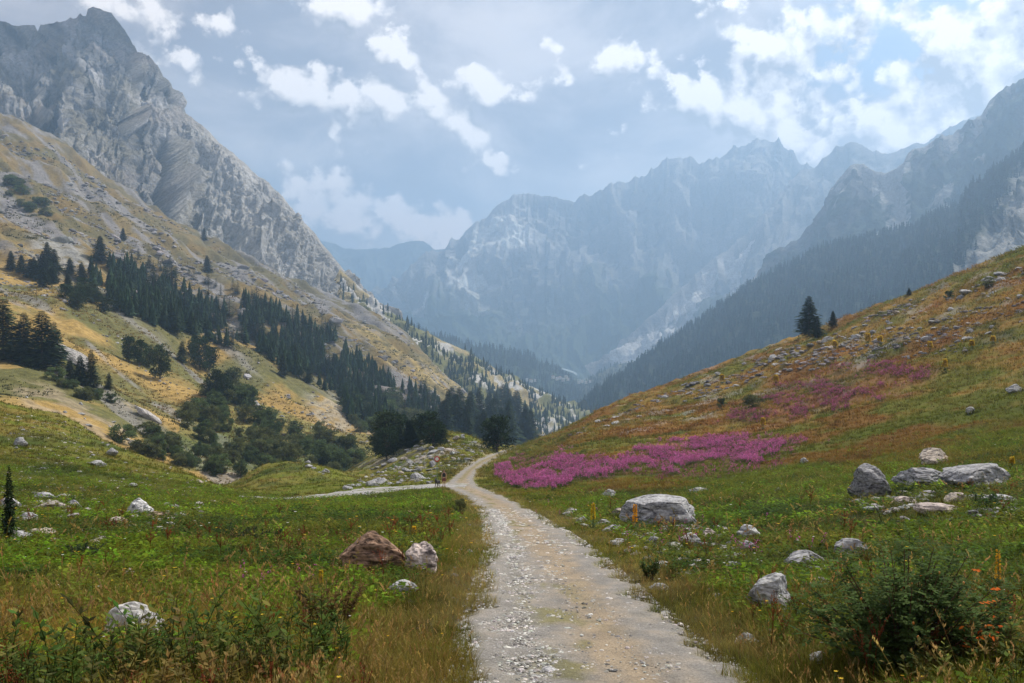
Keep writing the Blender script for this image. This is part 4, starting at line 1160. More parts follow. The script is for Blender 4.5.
for a in [(3,360,62,'tall dark conifer cut by the left edge of the picture'),
          (24,364,52,'leftmost conifer of the dark group above the golden slope'),
          (42,368,58,'tallest conifer in the middle of the dark group above the golden slope'),
          (54,362,40,'right hand ragged conifer of the dark group above the golden slope'),
          (80,385,30,'shorter conifer of the pair below the rock slab'),
          (91,387,37,'taller conifer of the pair below the rock slab'),
          (70,380,22,'small conifer squeezed between the slab and the pair of conifers'),
          (109,389,17,'small lone conifer right of the pair below the slab'),
          (47,272,30,'dark conifer on the grey scree at upper left'),
          (54,273,24,'smaller conifer right of the one on the grey scree'),
          (100,262,26,'slim conifer sticking up at the top left of the forest'),
          (173,333,26,'lone conifer between the golden slope and the forest edge'),
          (182,363,22,'small conifer between the two clumps on the golden slope'),
          (283,377,24,'lone conifer below the lower forest edge'),
          (309,383,18,'small conifer right of the lone one below the forest edge'),
          (204,241,13,'tiny conifer high on the brown mountainside'),
          (207,272,17,'small conifer above the middle of the forest'),
          (190,300,14,'small conifer at the upper forest fringe'),
          (123,240,12,'little dark tree above the upper left end of the forest')]:
    tree_at(*a[:4], wid=1.35)
for a in [(129,362,26,'left spreading pine of the clump on the golden slope'),
          (140,366,26,'second spreading pine of the clump on the golden slope'),
          (149,368,22,'third spreading pine of the clump on the golden slope'),
          (160,379,34,'right and tallest pine of the clump on the golden slope'),
          (194,358,22,'upper pine of the dark clump right of the golden slope'),
          (200,370,34,'tall pine in the dark clump right of the golden slope'),
          (209,372,26,'right pine of the dark clump right of the golden slope'),
          (215,402,32,'left pine of the trio above the gully bushes'),
          (224,404,30,'middle pine of the trio above the gully bushes'),
          (233,396,28,'right pine of the trio above the gully bushes')]:
    tree_at(*a[:3], a[3], 'p', wid=.95)

# the mid-distance pines behind the stony knoll
def grove(n, poly, hmin, hmax, kind, label, group, hf=hit2, wid=1.2, size_y=None, warp=None, **kw):
    xs = [p[0] for p in poly]; ys = [p[1] for p in poly]; k = 0; tries = 0
    out = []
    while k < n and tries < n * 60:
        tries += 1
        px, py = R.uniform(min(xs), max(xs)), R.uniform(min(ys), max(ys))
        if not in_poly(np.array([px]), np.array([py]), poly)[0]: continue
        if warp is not None and fbm(np.array([px * .05]), np.array([py * .05]), o=3, s=warp)[0] < -.12: continue
        p = hf(px, py, **kw); h = R.uniform(hmin, hmax) * p[1] / F
        if kind == 'f': plant1('conifer', 'tree', R.choice(CONF), p, h, label, group, wid * R.uniform(.85, 1.25))
        elif kind == 'c': plant('conifer', 'tree', CON, p, h, label, group, wid * R.uniform(.85, 1.2))
        elif kind == 'm': plant('pine', 'tree', (PIN[:2] + CON) if R.random() < .8 else PIN, p, h, label, group, wid * R.uniform(.9, 1.5))
        elif kind == 'p': plant('pine', 'tree', PIN, p, h, label, group, wid * R.uniform(.9, 1.2))
        else: plant('bush', 'bush', BUS, p, h, label, group, wid * R.uniform(.85, 1.3))
        k += 1
grove(9, [(362,462),(375,445),(402,448),(398,462)], 22, 42, 'm', 'dark pine in the group left of the stony knoll', 'pines left of the stony knoll', hf=hit, wid=1.0, y0=100, y1=300)
grove(9, [(400,455),(410,440),(448,432),(450,446)], 18, 34, 'm', 'dark pine on top of the stony knoll', 'pines on top of the stony knoll', hf=hit, wid=1.0, y0=120, y1=300)
grove(30, [(436,446),(450,425),(500,424),(530,440),(528,452),(470,455)], 32, 48, 'c', 'tall dark conifer in the dense stand behind the stony knoll', 'conifers behind the stony knoll', wid=1.15)
grove(5, [(515,448),(535,442),(532,452)], 28, 38, 'c', 'dark conifer at the right end of the stand behind the knoll', 'conifers at the right end of the stand')
grove(10, [(540,452),(590,448),(570,440),(545,444)], 8, 16, 'c', 'small conifer beyond the place where the path vanishes', 'small conifers beyond the path', wid=1.2)
# bushes of the gully
grove(14, [(8,270),(90,275),(92,292),(60,292),(12,288)], 14, 24, 'c', 'dark conifer in the fringe above the golden spur', 'conifers above the golden spur', wid=1.5)
grove(10, [(60,290),(92,292),(108,318),(70,308)], 12, 20, 'p', 'scrubby pine on the golden spur', 'scrubby pines on the golden spur', wid=1.5)
grove(12, [(55,380),(90,392),(130,412),(105,410),(60,392)], 8, 13, 'b', 'green shrub under the conifers of the golden hillside', 'shrubs under the hillside conifers', wid=1.2)
grove(140, [(186,412),(235,400),(262,412),(300,425),(345,448),(362,470),(340,486),(262,478),(215,478),(180,462),(150,452),(180,440)], 7, 19, 'b', 'rounded green bush in the leafy gully', 'bushes in the leafy gully', wid=1.0)
grove(16, [(100,438),(130,432),(165,440),(200,470),(180,468),(140,455)], 8, 18, 'b', 'green bush just beyond the crest of the left bank', 'bushes beyond the left bank', wid=1.2)
grove(12, [(205,395),(250,390),(262,415),(225,412)], 10, 20, 'b', 'green bush at the head of the gully', 'bushes at the head of the gully', wid=1.1)
grove(22, [(330,400),(400,405),(420,425),(380,440),(340,425)], 8, 16, 'b', 'dark bush on the slope below the forest', 'bushes below the forest', wid=1.1)
# forest on the mountainside: the nearest trees as objects, the rest as one wood
FA = [(86,268),(130,268),(180,290),(215,308),(258,322),(262,350),(240,352),(200,340),(150,325),(95,306)]
FB = [(240,298),(290,314),(345,345),(395,385),(440,402),(450,418),(400,420),(345,400),(300,380),(255,352)]
FC = [(340,398),(400,408),(440,414),(430,428),(380,432),(350,424)]
grove(70, FA, 12, 26, 'f', 'dark conifer in the upper left forest stand', 'conifers of the upper left forest', wid=1.6, warp=820)
grove(85, FB, 11, 23, 'f', 'dark conifer in the forest running down the mountainside', 'conifers of the long forest', wid=1.6, warp=820)
grove(25, FC, 15, 24, 'f', 'conifer in the low forest under the brown crag', 'conifers under the brown crag', wid=1.8)
grove(26, [(100,245),(240,290),(260,300),(230,300),(130,262)], 6, 13, 'f', 'small scattered conifer above the forest', 'small conifers above the forest', wid=1.4)
grove(14, [(0,165),(30,195),(60,215),(50,222),(10,205)], 5, 9, 'b', 'low dark bush on the rocky shoulder at far left', 'bushes on the rocky shoulder', wid=1.5)

def wood(name, pts, h, wid, base, jit=.2, mat=M_NEEDLE, per=5, lev=6):
    """very many small far conifers as one mesh"""
    protos = []
    for i in range(5):
        ps = []
        for l in range(lev):
            t = .08 + .86 * l / lev; rr = .5 * (1 - t) + .03; off = R.uniform(0, 6)
            for j in range(per):
                a0 = off + 6.283 * j / per; rj = rr * R.uniform(.7, 1.25); k = R.uniform(.7, 1.3)
                V = np.array([[0, 0, t + .20], [rj * math.cos(a0), rj * math.sin(a0), t - .03], [rj * math.cos(a0 + 1.1), rj * math.sin(a0 + 1.1), t - .03]])
                ps.append((V, np.array([[0, 1, 2]]), np.full((3, 3), k)))
        protos.append(cat(ps))
    pts = np.asarray(pts); n = len(pts)
    c = jitter(np.broadcast_to(np.array(base, float), (n, 3)), jit, .05)
    hh = h * RNG.uniform(.6, 1.25, n)
    return scatter(name, protos, pts, hh, c, mat, wide=np.full(n, wid), tilt=.02)
# filling of the two stands
def fill(poly, n):
    out = []
    xs = [p[0] for p in poly]; ys = [p[1] for p in poly]
    px = RNG.uniform(min(xs), max(xs), n * 3); py = RNG.uniform(min(ys), max(ys), n * 3)
    k = in_poly(px, py, poly) & (fbm(px * .06, py * .06, o=3, s=820) > -.25)
    for a, b in zip(px[k][:n], py[k][:n]): out.append(hit2(a, b))
    return out
wood('conifer_wood', fill(FA, 400) + fill(FB, 700) + fill(FC, 90), 9.0, .5, (.032, .055, .026), lev=9, per=6)
# spur
def on_grid(G, n, f=None, tlo=0, thi=1, border=2):
    m = G.shape[0]; lo = int(m * tlo); hi = int(m * thi) - 1
    i = RNG.uniform(lo, hi - 1, n); j = RNG.uniform(0, G.shape[1] - 2, n); a = (i % 1)[:, None]; b = (j % 1)[:, None]; i = i.astype(int); j = j.astype(int)
    p = G[i, j] * (1 - a) * (1 - b) + G[i + 1, j] * a * (1 - b) + G[i, j + 1] * (1 - a) * b + G[i + 1, j + 1] * a * b
    if f is not None: p = p[f(p)]
    return p
pS = on_grid(G_spur, 4600)
qx, qy = proj(pS[:, 0], pS[:, 1], pS[:, 2])
den = sstep(370, 470, qx) * .8 + .10
keep = (RNG.random(len(pS)) < den * sstep(-.35, .25, fbm(pS[:, 0] * .012, pS[:, 1] * .012, o=3, s=801)))
wood('spur_wood', pS[keep], 11, .42, (.034, .052, .028))
pB = on_grid(G_blue, 2600); wood('blue_ridge_wood', pB, 22, .5, (.035, .05, .03), lev=4, per=5)
pH = on_grid(G_h, 17000)
qx, qy = proj(pH[:, 0], pH[:, 1], pH[:, 2])
pH = pH[(qx < 1030 - (qy - 150) * .62 + RNG.normal(0, 7, len(qx)))]
wood('ridge_wood', pH, 17, .46, (.020, .042, .028), lev=4, per=5, jit=.25)
pL = on_grid(G_low, 900); wood('low_hill_wood', pL, 15, .5, (.04, .055, .03), lev=4, per=5)

# ------------------------------------------------------------------ rose bush, mulleins
def rose_bush():
    p = hit(905, 672); root = empty('rose_bush', p)
    tag(root, 'large dark leafy rose bush with orange leaves in the right foreground', 'bush')
    Wd, Hh = 1.12, 1.36
    stems = []; lv = []; orange = []; hips = []
    for i in range(88):
        a = R.uniform(0, 6.28); rr = Wd * math.sqrt(R.random()) * .95
        z = Hh * (1 - .55 * (rr / Wd) ** 2) * R.uniform(.45, 1.0)
        e = np.array([rr * math.cos(a), rr * math.sin(a) * .8, z]); s = np.array([e[0] * .15, e[1] * .15, -.05])
        m = (s + e) / 2 + np.array([0, 0, .18 * z])
        pts = [s * (1 - t) ** 2 + 2 * m * t * (1 - t) + e * t * t for t in np.linspace(0, 1, 7)]
        stems.append(tube(pts, np.linspace(.010, .003, 7), 4, (1, 1, 1)))
        for j in range(26):
            t = R.uniform(.28, 1.02); q = s * (1 - t) ** 2 + 2 * m * t * (1 - t) + e * t * t
            d = rdir(-.35, .8); L = R.uniform(.10, .19); q2 = q + d * L * .6
            isor = (abs(e[0] + .12 - .55) < .22 and t > .8 and z > .4 and R.random() < .03)
            k = R.uniform(.6, 1.35)
            # pinnate leaf: seven leaflets along a stalk
            sd = np.cross(d, [0, 0, 1.]); sd /= np.linalg.norm(sd) + 1e-9
            for l in range(7):
                f = .3 + .7 * (l // 2) / 3; sg = 0 if l == 6 else (1 if l % 2 else -1)
                dd = d + sd * sg * 1.3 + np.array([0, 0, -.15])
                c = (k, k * R.uniform(.9, 1.1), k * .9)
                (orange if isor else lv).append(leaf(q + d * L * f, dd, np.array([0, 0, 1.]) + rdir() * .35, R.uniform(.036, .056), R.uniform(.024, .034), (1, 1, 1) if isor else c))
        if R.random() < .22: hips.append(e + np.array([0, 0, .01]))
    v = cat(stems); mesh_obj('stem', make_mesh('stem', v[0], v[1], v[2] * np.array([.10, .055, .035]), M_BARK), root)
    v = cat(lv); mesh_obj('foliage', make_mesh('foliage', v[0], v[1], v[2] * np.array([.085, .135, .042]), M_LEAF), root)
    # a few autumn leaves in one spray
    for i in range(20):
        q = np.array([.42 + R.gauss(0, .10), -.62 + R.gauss(0, .05), .56 + R.gauss(0, .09)])
        orange.append(leaf(q, rdir(-.8, .3), rdir(), .055, .026, (1, R.uniform(.7, 1.2), 1)))
    v = cat(orange); o = mesh_obj('orange_leaves', make_mesh('orange_leaves', v[0], v[1], v[2] * np.array([.75, .17, .025]), M_LEAF), root)
    for q in hips:
        V, Fc = ICO[2]; 
        h_ = mesh_obj('rose_hip', make_mesh('rose_hip', V * np.array([.010, .010, .014]) + q, Fc, np.broadcast_to(C(.55, .20, .03), V.shape), M_PAINT, True), root)
rose_bush()
def side_bush(px, py, w, h, label, col, n=24):
    p = hit(px, py); root = empty('shrub', p); tag(root, label, 'bush')
    stems = []; lv = []
    for i in range(n):
        a = R.uniform(0, 6.28); rr = w * math.sqrt(R.random()); z = h * R.uniform(.5, 1)
        e = np.array([rr * math.cos(a), rr * math.sin(a) * .7, z]); s = np.array([e[0] * .2, e[1] * .2, -.03]); m = (s + e) / 2 + np.array([0, 0, .1 * z])
        pts = [s * (1 - t) ** 2 + 2 * m * t * (1 - t) + e * t * t for t in np.linspace(0, 1, 6)]
        stems.append(tube(pts, np.linspace(.006, .002, 6), 3))
        for j in range(30):
            t = R.uniform(.25, 1); q = s * (1 - t) ** 2 + 2 * m * t * (1 - t) + e * t * t; k = R.uniform(.6, 1.4)
            lv.append(leaf(q, rdir(-.2, .9), np.array([0, 0, 1.]) + rdir() * .4, R.uniform(.05, .09), R.uniform(.02, .035), (k, k, k)))
    v = cat(stems); mesh_obj('stem', make_mesh('stem', v[0], v[1], v[2] * np.array([.14, .08, .05]), M_BARK), root)
    v = cat(lv); mesh_obj('foliage', make_mesh('foliage', v[0], v[1], v[2] * np.array(col), M_LEAF), root)
side_bush(1010, 690, .35, .62, 'yellow green leafy shrub in the bottom right corner', (.13, .16, .035))
side_bush(985, 510, .55, .55, 'bright green shrub in front of the broad pale slab', (.05, .10, .03))
side_bush(905, 498, .7, .55, 'dark grassy shrub between the rounded boulder and the pale slab', (.05, .085, .03))
side_bush(330, 640, .5, .75, 'tall brownish weedy shrub left of the path in the foreground', (.15, .10, .035), 34)
side_bush(262, 545, .8, .45, 'dark green thicket in the middle of the left meadow', (.035, .06, .025), 40)
side_bush(235, 538, .7, .38, 'dark green thicket left of a larger one in the left meadow', (.035, .06, .025), 30)
side_bush(80, 560, .7, .35, 'dark low thicket near the tan stone of the left meadow', (.035, .06, .025), 30)
side_bush(650, 580, .22, .40, 'clump of long leaves at the right edge of the path', (.08, .12, .035), 16)

def mullein(px, py, hpx, label, col):
    p = hit(px, py); h = hpx * p[1] / F; root = empty('mullein', p); tag(root, label, 'flower')
    v = tube([np.array([0, 0, -.03]), np.array([.01, 0, h * .5]), np.array([0, 0, h])], [.014, .011, .004], 6)
    mesh_obj('stem', make_mesh('stem', v[0], v[1], v[2] * np.array([.16, .19, .07]), M_LEAF), root)
    fl = []
    wd = max(.035, p[1] / F * 2.3)
    for i in range(150):
        z = R.uniform(.42, 1.0); a = R.uniform(0, 6.28); r = wd * (1.2 - z) * 1.4; k = R.uniform(.7, 1.2)
        fl.append(leaf2(np.array([math.cos(a) * r * .5, math.sin(a) * r * .5, z * h]), np.array([math.cos(a), math.sin(a), R.uniform(-.1, .8)]), rdir(), wd * .9, wd * .8, (k, k, k)))
    v = cat(fl); mesh_obj('flower_spike', make_mesh('flower_spike', v[0], v[1], v[2] * np.array(col), M_LEAF), root)
    lf = []
    for i in range(16):
        a = i * 2.4; z = R.uniform(0, .38); k = R.uniform(.8, 1.2)
        lf.append(leaf(np.array([0, 0, z * h]), np.array([math.cos(a), math.sin(a), .5]), np.array([0, 0, 1.]), h * .28 * (1.1 - z), h * .09, (k, k, k)))
    v = cat(lf); mesh_obj('leaves', make_mesh('leaves', v[0], v[1], v[2] * np.array([.12, .17, .07]), M_LEAF), root)
mullein(593, 531, 27, 'yellow flower spike left of the long streaked boulder', (.62, .46, .03))
mullein(635, 534, 29, 'orange yellow flower spike in front of the long streaked boulder', (.75, .38, .03))
mullein(321, 593, 22, 'short yellow flower spike in the grass left of the big rusty boulder', (.6, .42, .04))
mullein(414, 541, 14, 'small yellow flower spike behind the pinkish boulder', (.7, .45, .03))
mullein(998, 602, 52, 'tall golden flower spike right of the rose bush', (.65, .36, .03))
mullein(722, 300 + 84, 9, 'little yellow flower spike on the middle of the right slope', (.6, .42, .04))
for i, (a, b) in enumerate([(993,345),(972,350),(880,345),(868,346),(930,352),(835,350),(945,372),(776,386),(763,430),(1012,468)]):
    p = hit(a, b); o = mullein(a, b, R.uniform(8, 13), 'small yellow flower spike scattered on the right slope', (.6, .42, .04))
for o in [o for o in COL.objects if o.get('label') == 'small yellow flower spike scattered on the right slope']: o['group'] = 'yellow flower spikes on the right slope'

# ------------------------------------------------------------------ person, dog, sign, village
def box(cx, cy, cz, sx, sy, sz):
    V = np.array([[cx + a * sx / 2, cy + b * sy / 2, cz + c * sz / 2] for a in (-1, 1) for b in (-1, 1) for c in (-1, 1)])
    Fc = np.array([[0, 1, 3], [0, 3, 2], [4, 6, 7], [4, 7, 5], [0, 4, 5], [0, 5, 1], [2, 3, 7], [2, 7, 6], [0, 2, 6], [0, 6, 4], [1, 5, 7], [1, 7, 3]])
    return V, Fc

def skin_mesh(name, verts, edges, radii, col, root_i, parent=None, sub=2):
    me = bpy.data.meshes.new(name); me.from_pydata([tuple(v) for v in verts], edges, [])
    o = mesh_obj(name, me, parent)
    md = o.modifiers.new('skin', 'SKIN')
    if not me.skin_vertices: pass
    for i, r in enumerate(radii):
        sv = me.skin_vertices[0].data[i]; rr = r if isinstance(r, tuple) else (r, r)
        sv.radius = rr; sv.use_root = (i == root_i)
    s = o.modifiers.new('smooth', 'SUBSURF'); s.levels = sub; s.render_levels = sub
    md.use_smooth_shade = True
    m, nt = nodes(name + '_surface'); b = N(nt, 'ShaderNodeBsdfPrincipled'); out = N(nt, 'ShaderNodeOutputMaterial')
    nz = N(nt, 'ShaderNodeTexNoise'); nz.inputs['Scale'].default_value = 25
    mr = N(nt, 'ShaderNodeMix', data_type='RGBA'); mr.inputs[6].default_value = (*[c * .85 for c in col], 1); mr.inputs[7].default_value = (*[min(1, c * 1.15) for c in col], 1)
    nt.links.new(nz.outputs['Fac'], mr.inputs[0]); nt.links.new(mr.outputs[2], b.inputs['Base Color']); b.inputs['Roughness'].default_value = .8
    nt.links.new(b.outputs[0], out.inputs[0]); me.materials.append(m)
    return o

def person():
    p = hit(444, 487.5, 70, 130); k = 17.5 * p[1] / F / 1.75
    root = empty('person', (p[0], p[1], base_z(p[0], p[1]) + .03), math.radians(8)); root.scale = (k, k, k)
    tag(root, 'person in dark sleeveless top and reddish shorts walking up the path', 'person')
    # facing the viewer: -y; mid stride
    J = {'pel': (0, 0, .95), 'wai': (0, .0, 1.10), 'che': (0, .0, 1.30), 'nek': (0, -.01, 1.47), 'nk2': (0, -.02, 1.53), 'hd1': (0, -.03, 1.62), 'hd2': (0, -.025, 1.70),
         'shl': (-.17, 0, 1.42), 'ell': (-.24, .03, 1.14), 'wrl': (-.23, -.10, .91), 'hal': (-.225, -.13, .84),
         'shr': (.17, 0, 1.42), 'elr': (.24, .06, 1.14), 'wrr': (.25, .02, .90), 'har': (.25, .0, .82),
         'hil': (-.09, 0, .90), 'knl': (-.10, -.12, .50), 'anl': (-.10, -.04, .09), 'tol': (-.11, -.22, .04),
         'hir': (.09, 0, .90), 'knr': (.10, -.02, .49), 'anr': (.10, .22, .13), 'tor': (.11, .12, .03)}
    Rr = {'pel': (.15, .11), 'wai': (.125, .09), 'che': (.165, .11), 'nek': (.08, .07), 'nk2': .052, 'hd1': (.072, .088), 'hd2': (.068, .085),
          'shl': .055, 'ell': .038, 'wrl': .026, 'hal': (.035, .02), 'shr': .055, 'elr': .038, 'wrr': .026, 'har': (.035, .02),
          'hil': .085, 'knl': .055, 'anl': .038, 'tol': .032, 'hir': .085, 'knr': .055, 'anr': .038, 'tor': .032}
    K = list(J); ix = {n: i for i, n in enumerate(K)}
    E = [(ix[a], ix[b]) for a, b in [('pel','wai'),('wai','che'),('che','nek'),('nek','nk2'),('nk2','hd1'),('hd1','hd2'),('che','shl'),('shl','ell'),('ell','wrl'),('wrl','hal'),('che','shr'),('shr','elr'),('elr','wrr'),('wrr','har'),
         ('pel','hil'),('hil','knl'),('knl','anl'),('anl','tol'),('pel','hir'),('hir','knr'),('knr','anr'),('anr','tor')]]
    skin_mesh('body', [J[n] for n in K], E, [Rr[n] for n in K], (.50, .30, .21), 0, root)
    skin_mesh('shirt', [(0, 0, .97), (0, 0, 1.12), (0, 0, 1.30), (0, 0, 1.43), (-.12, 0, 1.43), (.12, 0, 1.43)], [(0, 1), (1, 2), (2, 3), (3, 4), (3, 5)], [(.16, .12), (.145, .11), (.18, .128), (.10, .09), .07, .07], (.022, .022, .03), 0, root)
    skin_mesh('shorts', [(0, 0, .97), (0, 0, .90), (-.095, -.02, .80), (-.105, -.10, .58), (.095, 0, .80), (.105, -.01, .58)], [(0, 1), (1, 2), (2, 3), (1, 4), (4, 5)], [(.165, .125), (.16, .125), .11, .092, .11, .092], (.16, .035, .03), 0, root)
    skin_mesh('hair', [(0, .02, 1.64), (0, .005, 1.72), (0, .06, 1.58)], [(0, 1), (0, 2)], [(.082, .085), (.076, .085), (.06, .04)], (.05, .025, .015), 0, root)
    for s, x in (('shoe', -.105), ('shoe', .105)):
        y = -.13 if x < 0 else .15; z = .045 if x < 0 else .07
        V, Fc = ICO[3]
        mesh_obj('shoe', make_mesh('shoe', V * np.array([.05, .14, .05]) + np.array([x, y, z]), Fc, np.broadcast_to(C(.05, .05, .06), V.shape), M_CLOTH, True), root)
    # face
    for x in (-.028, .028):
        V, Fc = ICO[1]; mesh_obj('eye', make_mesh('eye', V * .009 + np.array([x, -.112, 1.645]), Fc, np.broadcast_to(C(.03, .02, .02), V.shape), M_CLOTH, True), root)
    V, Fc = ICO[2]; mesh_obj('nose', make_mesh('nose', V * np.array([.011, .018, .022]) + np.array([0, -.118, 1.615]), Fc, np.broadcast_to(C(.50, .30, .21), V.shape), M_CLOTH, True), root)
    V, Fc = ICO[2]; mesh_obj('backpack', make_mesh('backpack', V * np.array([.15, .11, .24]) + np.array([0, .20, 1.24]), Fc, np.broadcast_to(C(.03, .03, .04), V.shape), M_CLOTH, True), root)
person()
def dog():
    p = hit(437.5, 487.5, 70, 130)
    root = empty('dog', (p[0], p[1], base_z(p[0], p[1]) + .05), math.radians(-20))
    tag(root, 'dark dog walking beside the person at the path fork', 'dog')
    J = {'pel': (0, .32, .52), 'bel': (0, .05, .50), 'che': (0, -.22, .52), 'nek': (0, -.36, .66), 'hed': (0, -.42, .76), 'muz': (0, -.56, .72), 'nos': (0, -.62, .71),
         'ta1': (0, .42, .52), 'ta2': (0, .62, .38),
         'fl1': (-.08, -.24, .38), 'fl2': (-.085, -.25, .20), 'fl3': (-.085, -.28, .03), 'fr1': (.08, -.24, .38), 'fr2': (.085, -.18, .20), 'fr3': (.085, -.16, .04),
         'hl1': (-.09, .26, .34), 'hl2': (-.09, .40, .20), 'hl3': (-.09, .34, .03), 'hr1': (.09, .24, .34), 'hr2': (.09, .34, .20), 'hr3': (.09, .22, .03),
         'eal': (-.06, -.38, .83), 'ear': (.06, -.38, .83)}
    Rr = dict(pel=(.11, .12), bel=(.10, .10), che=(.125, .15), nek=(.075, .08), hed=(.075, .075), muz=.042, nos=.03, ta1=.03, ta2=.02,
              fl1=.05, fl2=.03, fl3=.03, fr1=.05, fr2=.03, fr3=.03, hl1=.065, hl2=.03, hl3=.03, hr1=.065, hr2=.03, hr3=.03, eal=.02, ear=.02)
    K = list(J); ix = {n: i for i, n in enumerate(K)}
    E = [(ix[a], ix[b]) for a, b in [('pel','bel'),('bel','che'),('che','nek'),('nek','hed'),('hed','muz'),('muz','nos'),('pel','ta1'),('ta1','ta2'),('che','fl1'),('fl1','fl2'),('fl2','fl3'),('che','fr1'),('fr1','fr2'),('fr2','fr3'),
         ('pel','hl1'),('hl1','hl2'),('hl2','hl3'),('pel','hr1'),('hr1','hr2'),('hr2','hr3'),('hed','eal'),('hed','ear')]]
    skin_mesh('body', [J[n] for n in K], E, [Rr[n] for n in K], (.025, .022, .022), 0, root)
dog()

def sign():
    p = hit(437.0, 482, 95, 140); s = p[1] / F
    root = empty('road_sign', p, 0); tag(root, 'round white road sign with a red ring on a thin green post', 'sign')
    H_ = 26 * s; 
    v = tube([np.array([0, 0, -.2]), np.array([0, 0, H_])], [.035, .035], 8); mesh_obj('post', make_mesh('post', v[0], v[1], v[2] * np.array([.10, .22, .13]), M_PAINT), root)
    def disc(r, y, c, name, th=.02):
        n = 32; a = np.linspace(0, 2 * np.pi, n, endpoint=False)
        V = np.concatenate([np.stack([r * np.cos(a), np.full(n, y), H_ - .32 + r * np.sin(a)], -1), np.stack([r * np.cos(a), np.full(n, y + th), H_ - .32 + r * np.sin(a)], -1), [[0, y, H_ - .32], [0, y + th, H_ - .32]]])
        Fc = []
        for i in range(n):
            j = (i + 1) % n; Fc += [[i, j, 2 * n], [n + i, 2 * n + 1, n + j], [i, n + i, n + j], [i, n + j, j]]
        return mesh_obj(name, make_mesh(name, V, np.array(Fc), np.broadcast_to(np.array(c, float), V.shape), M_PAINT), root)
    disc(.30, -.060, (.55, .03, .04), 'red_ring'); disc(.19, -.085, (.80, .80, .80), 'white_disc')
sign()

# village in the valley mouth, four kilometres away
def house(px, py, Y, w, label_i, wall, roof):
    p = P(px, py, Y)
    # let the house stand on the valley land
    root = empty('house', p, R.uniform(-.6, .6)); tag(root, 'tiny pale house of the village far down in the valley', 'house', 'houses of the far village')
    d = w * .7; h = w * .5
    V, Fc = box(0, 0, h / 2 - 2, w, d, h + 4); mesh_obj('wall', make_mesh('wall', V, Fc, np.broadcast_to(np.array(wall, float), V.shape), M_WALL), root)
    a, b, z0, z1 = w / 2 * 1.08, d / 2 * 1.12, h + .02, h + w * .28
    V = np.array([[-a, -b, z0], [a, -b, z0], [a, b, z0], [-a, b, z0], [-a, 0, z1], [a, 0, z1]])
    mesh_obj('roof', make_mesh('roof', V, np.array([[0, 1, 5], [0, 5, 4], [2, 3, 4], [2, 4, 5], [0, 4, 3], [1, 2, 5], [0, 3, 2], [0, 2, 1]]), np.broadcast_to(np.array(roof, float), V.shape), M_WALL), root)
for i, (px, py) in enumerate([(527,380),(531,381),(535,380.5),(553,377.5),(557,379),(560,378),(563,380),(566,377.5),(568,379.5),(579,382.5),(582,381.5),(586,382.5),(590,381.5)]):
    house(px, py, 2780 + 25 * (i % 5), R.uniform(6, 9), i, (.6, .58, .55), R.choice([(.30, .22, .2), (.35, .35, .36)]))
# river glint at the foot of the far range
pts = [(561, 368.5), (567, 370), (573, 372), (577, 374.5)]
V = []
for i, (a, b) in enumerate(pts):
    for dy in (-1.0, 1.0): V.append(P(a, b + dy * (.6 + .2 * i), 3300 - dy * 60))
V = np.array(V)
M_WATER = vcol_mat('water', rough=.15, var=((.02, .05),), bump=(), spec=.5)
tag(mesh_obj('lake', make_mesh('lake', V, np.array([[0, 2, 3, 1], [2, 4, 5, 3], [4, 6, 7, 5]]), np.broadcast_to(C(.45, .52, .55), V.shape), M_WATER)), kind='structure')

# ------------------------------------------------------------------ haze
def haze():
    V, Fc = box(0, 4600, (-330 + 1290) / 2, 15000, 9600, 330 + 1290)
    me = make_mesh('haze', V, Fc); o = mesh_obj('haze', me); tag(o, kind='stuff')
    m, nt = nodes('haze_air'); out = N(nt, 'ShaderNodeOutputMaterial'); pv = N(nt, 'ShaderNodeVolumePrincipled')
    pv.inputs['Color'].default_value = HAZE_COL; pv.inputs['Density'].default_value = HAZE_D
    pv.inputs['Anisotropy'].default_value = .45
    nt.links.new(pv.outputs[0], out.inputs['Volume']); me.materials.append(m)
HAZE_D = 2.0e-4; HAZE_COL = (.42, .63, .90, 1)
haze()

# opaque cumulus-shaped blocker out of view, added to cast shade on the summit
def cloud_gobo(c, r, seed):
    V, Fc = ICO[5]; V = V.copy()
    n = fbm(V[:, 0] * 1.3 + seed, V[:, 1] * 1.3, V[:, 2] * 1.3, o=5, s=seed); b = 1 - np.abs(vnoise(V[:, 0] * 4, V[:, 1] * 4, V[:, 2] * 4, s=seed + 1))
    V = V * (1 + .55 * n + .18 * b)[:, None]; V[:, 2] = np.where(V[:, 2] < 0, V[:, 2] * .25, V[:, 2])
    o = mesh_obj('cloud_gobo', make_mesh('cloud_gobo', V * np.array(r) , Fc, np.broadcast_to(C(.8, .8, .82), V.shape), M_CLOUD_GOBO, True)); o.location = c
    return tag(o, kind='structure')
M_CLOUD_GOBO = vcol_mat('cloud_vapour', rough=1.0, var=((.004, .05),), bump=(), translucent=.4, spec=0.0)
cloud_gobo((100, 3500, 2700), (300, 240, 150), 37)

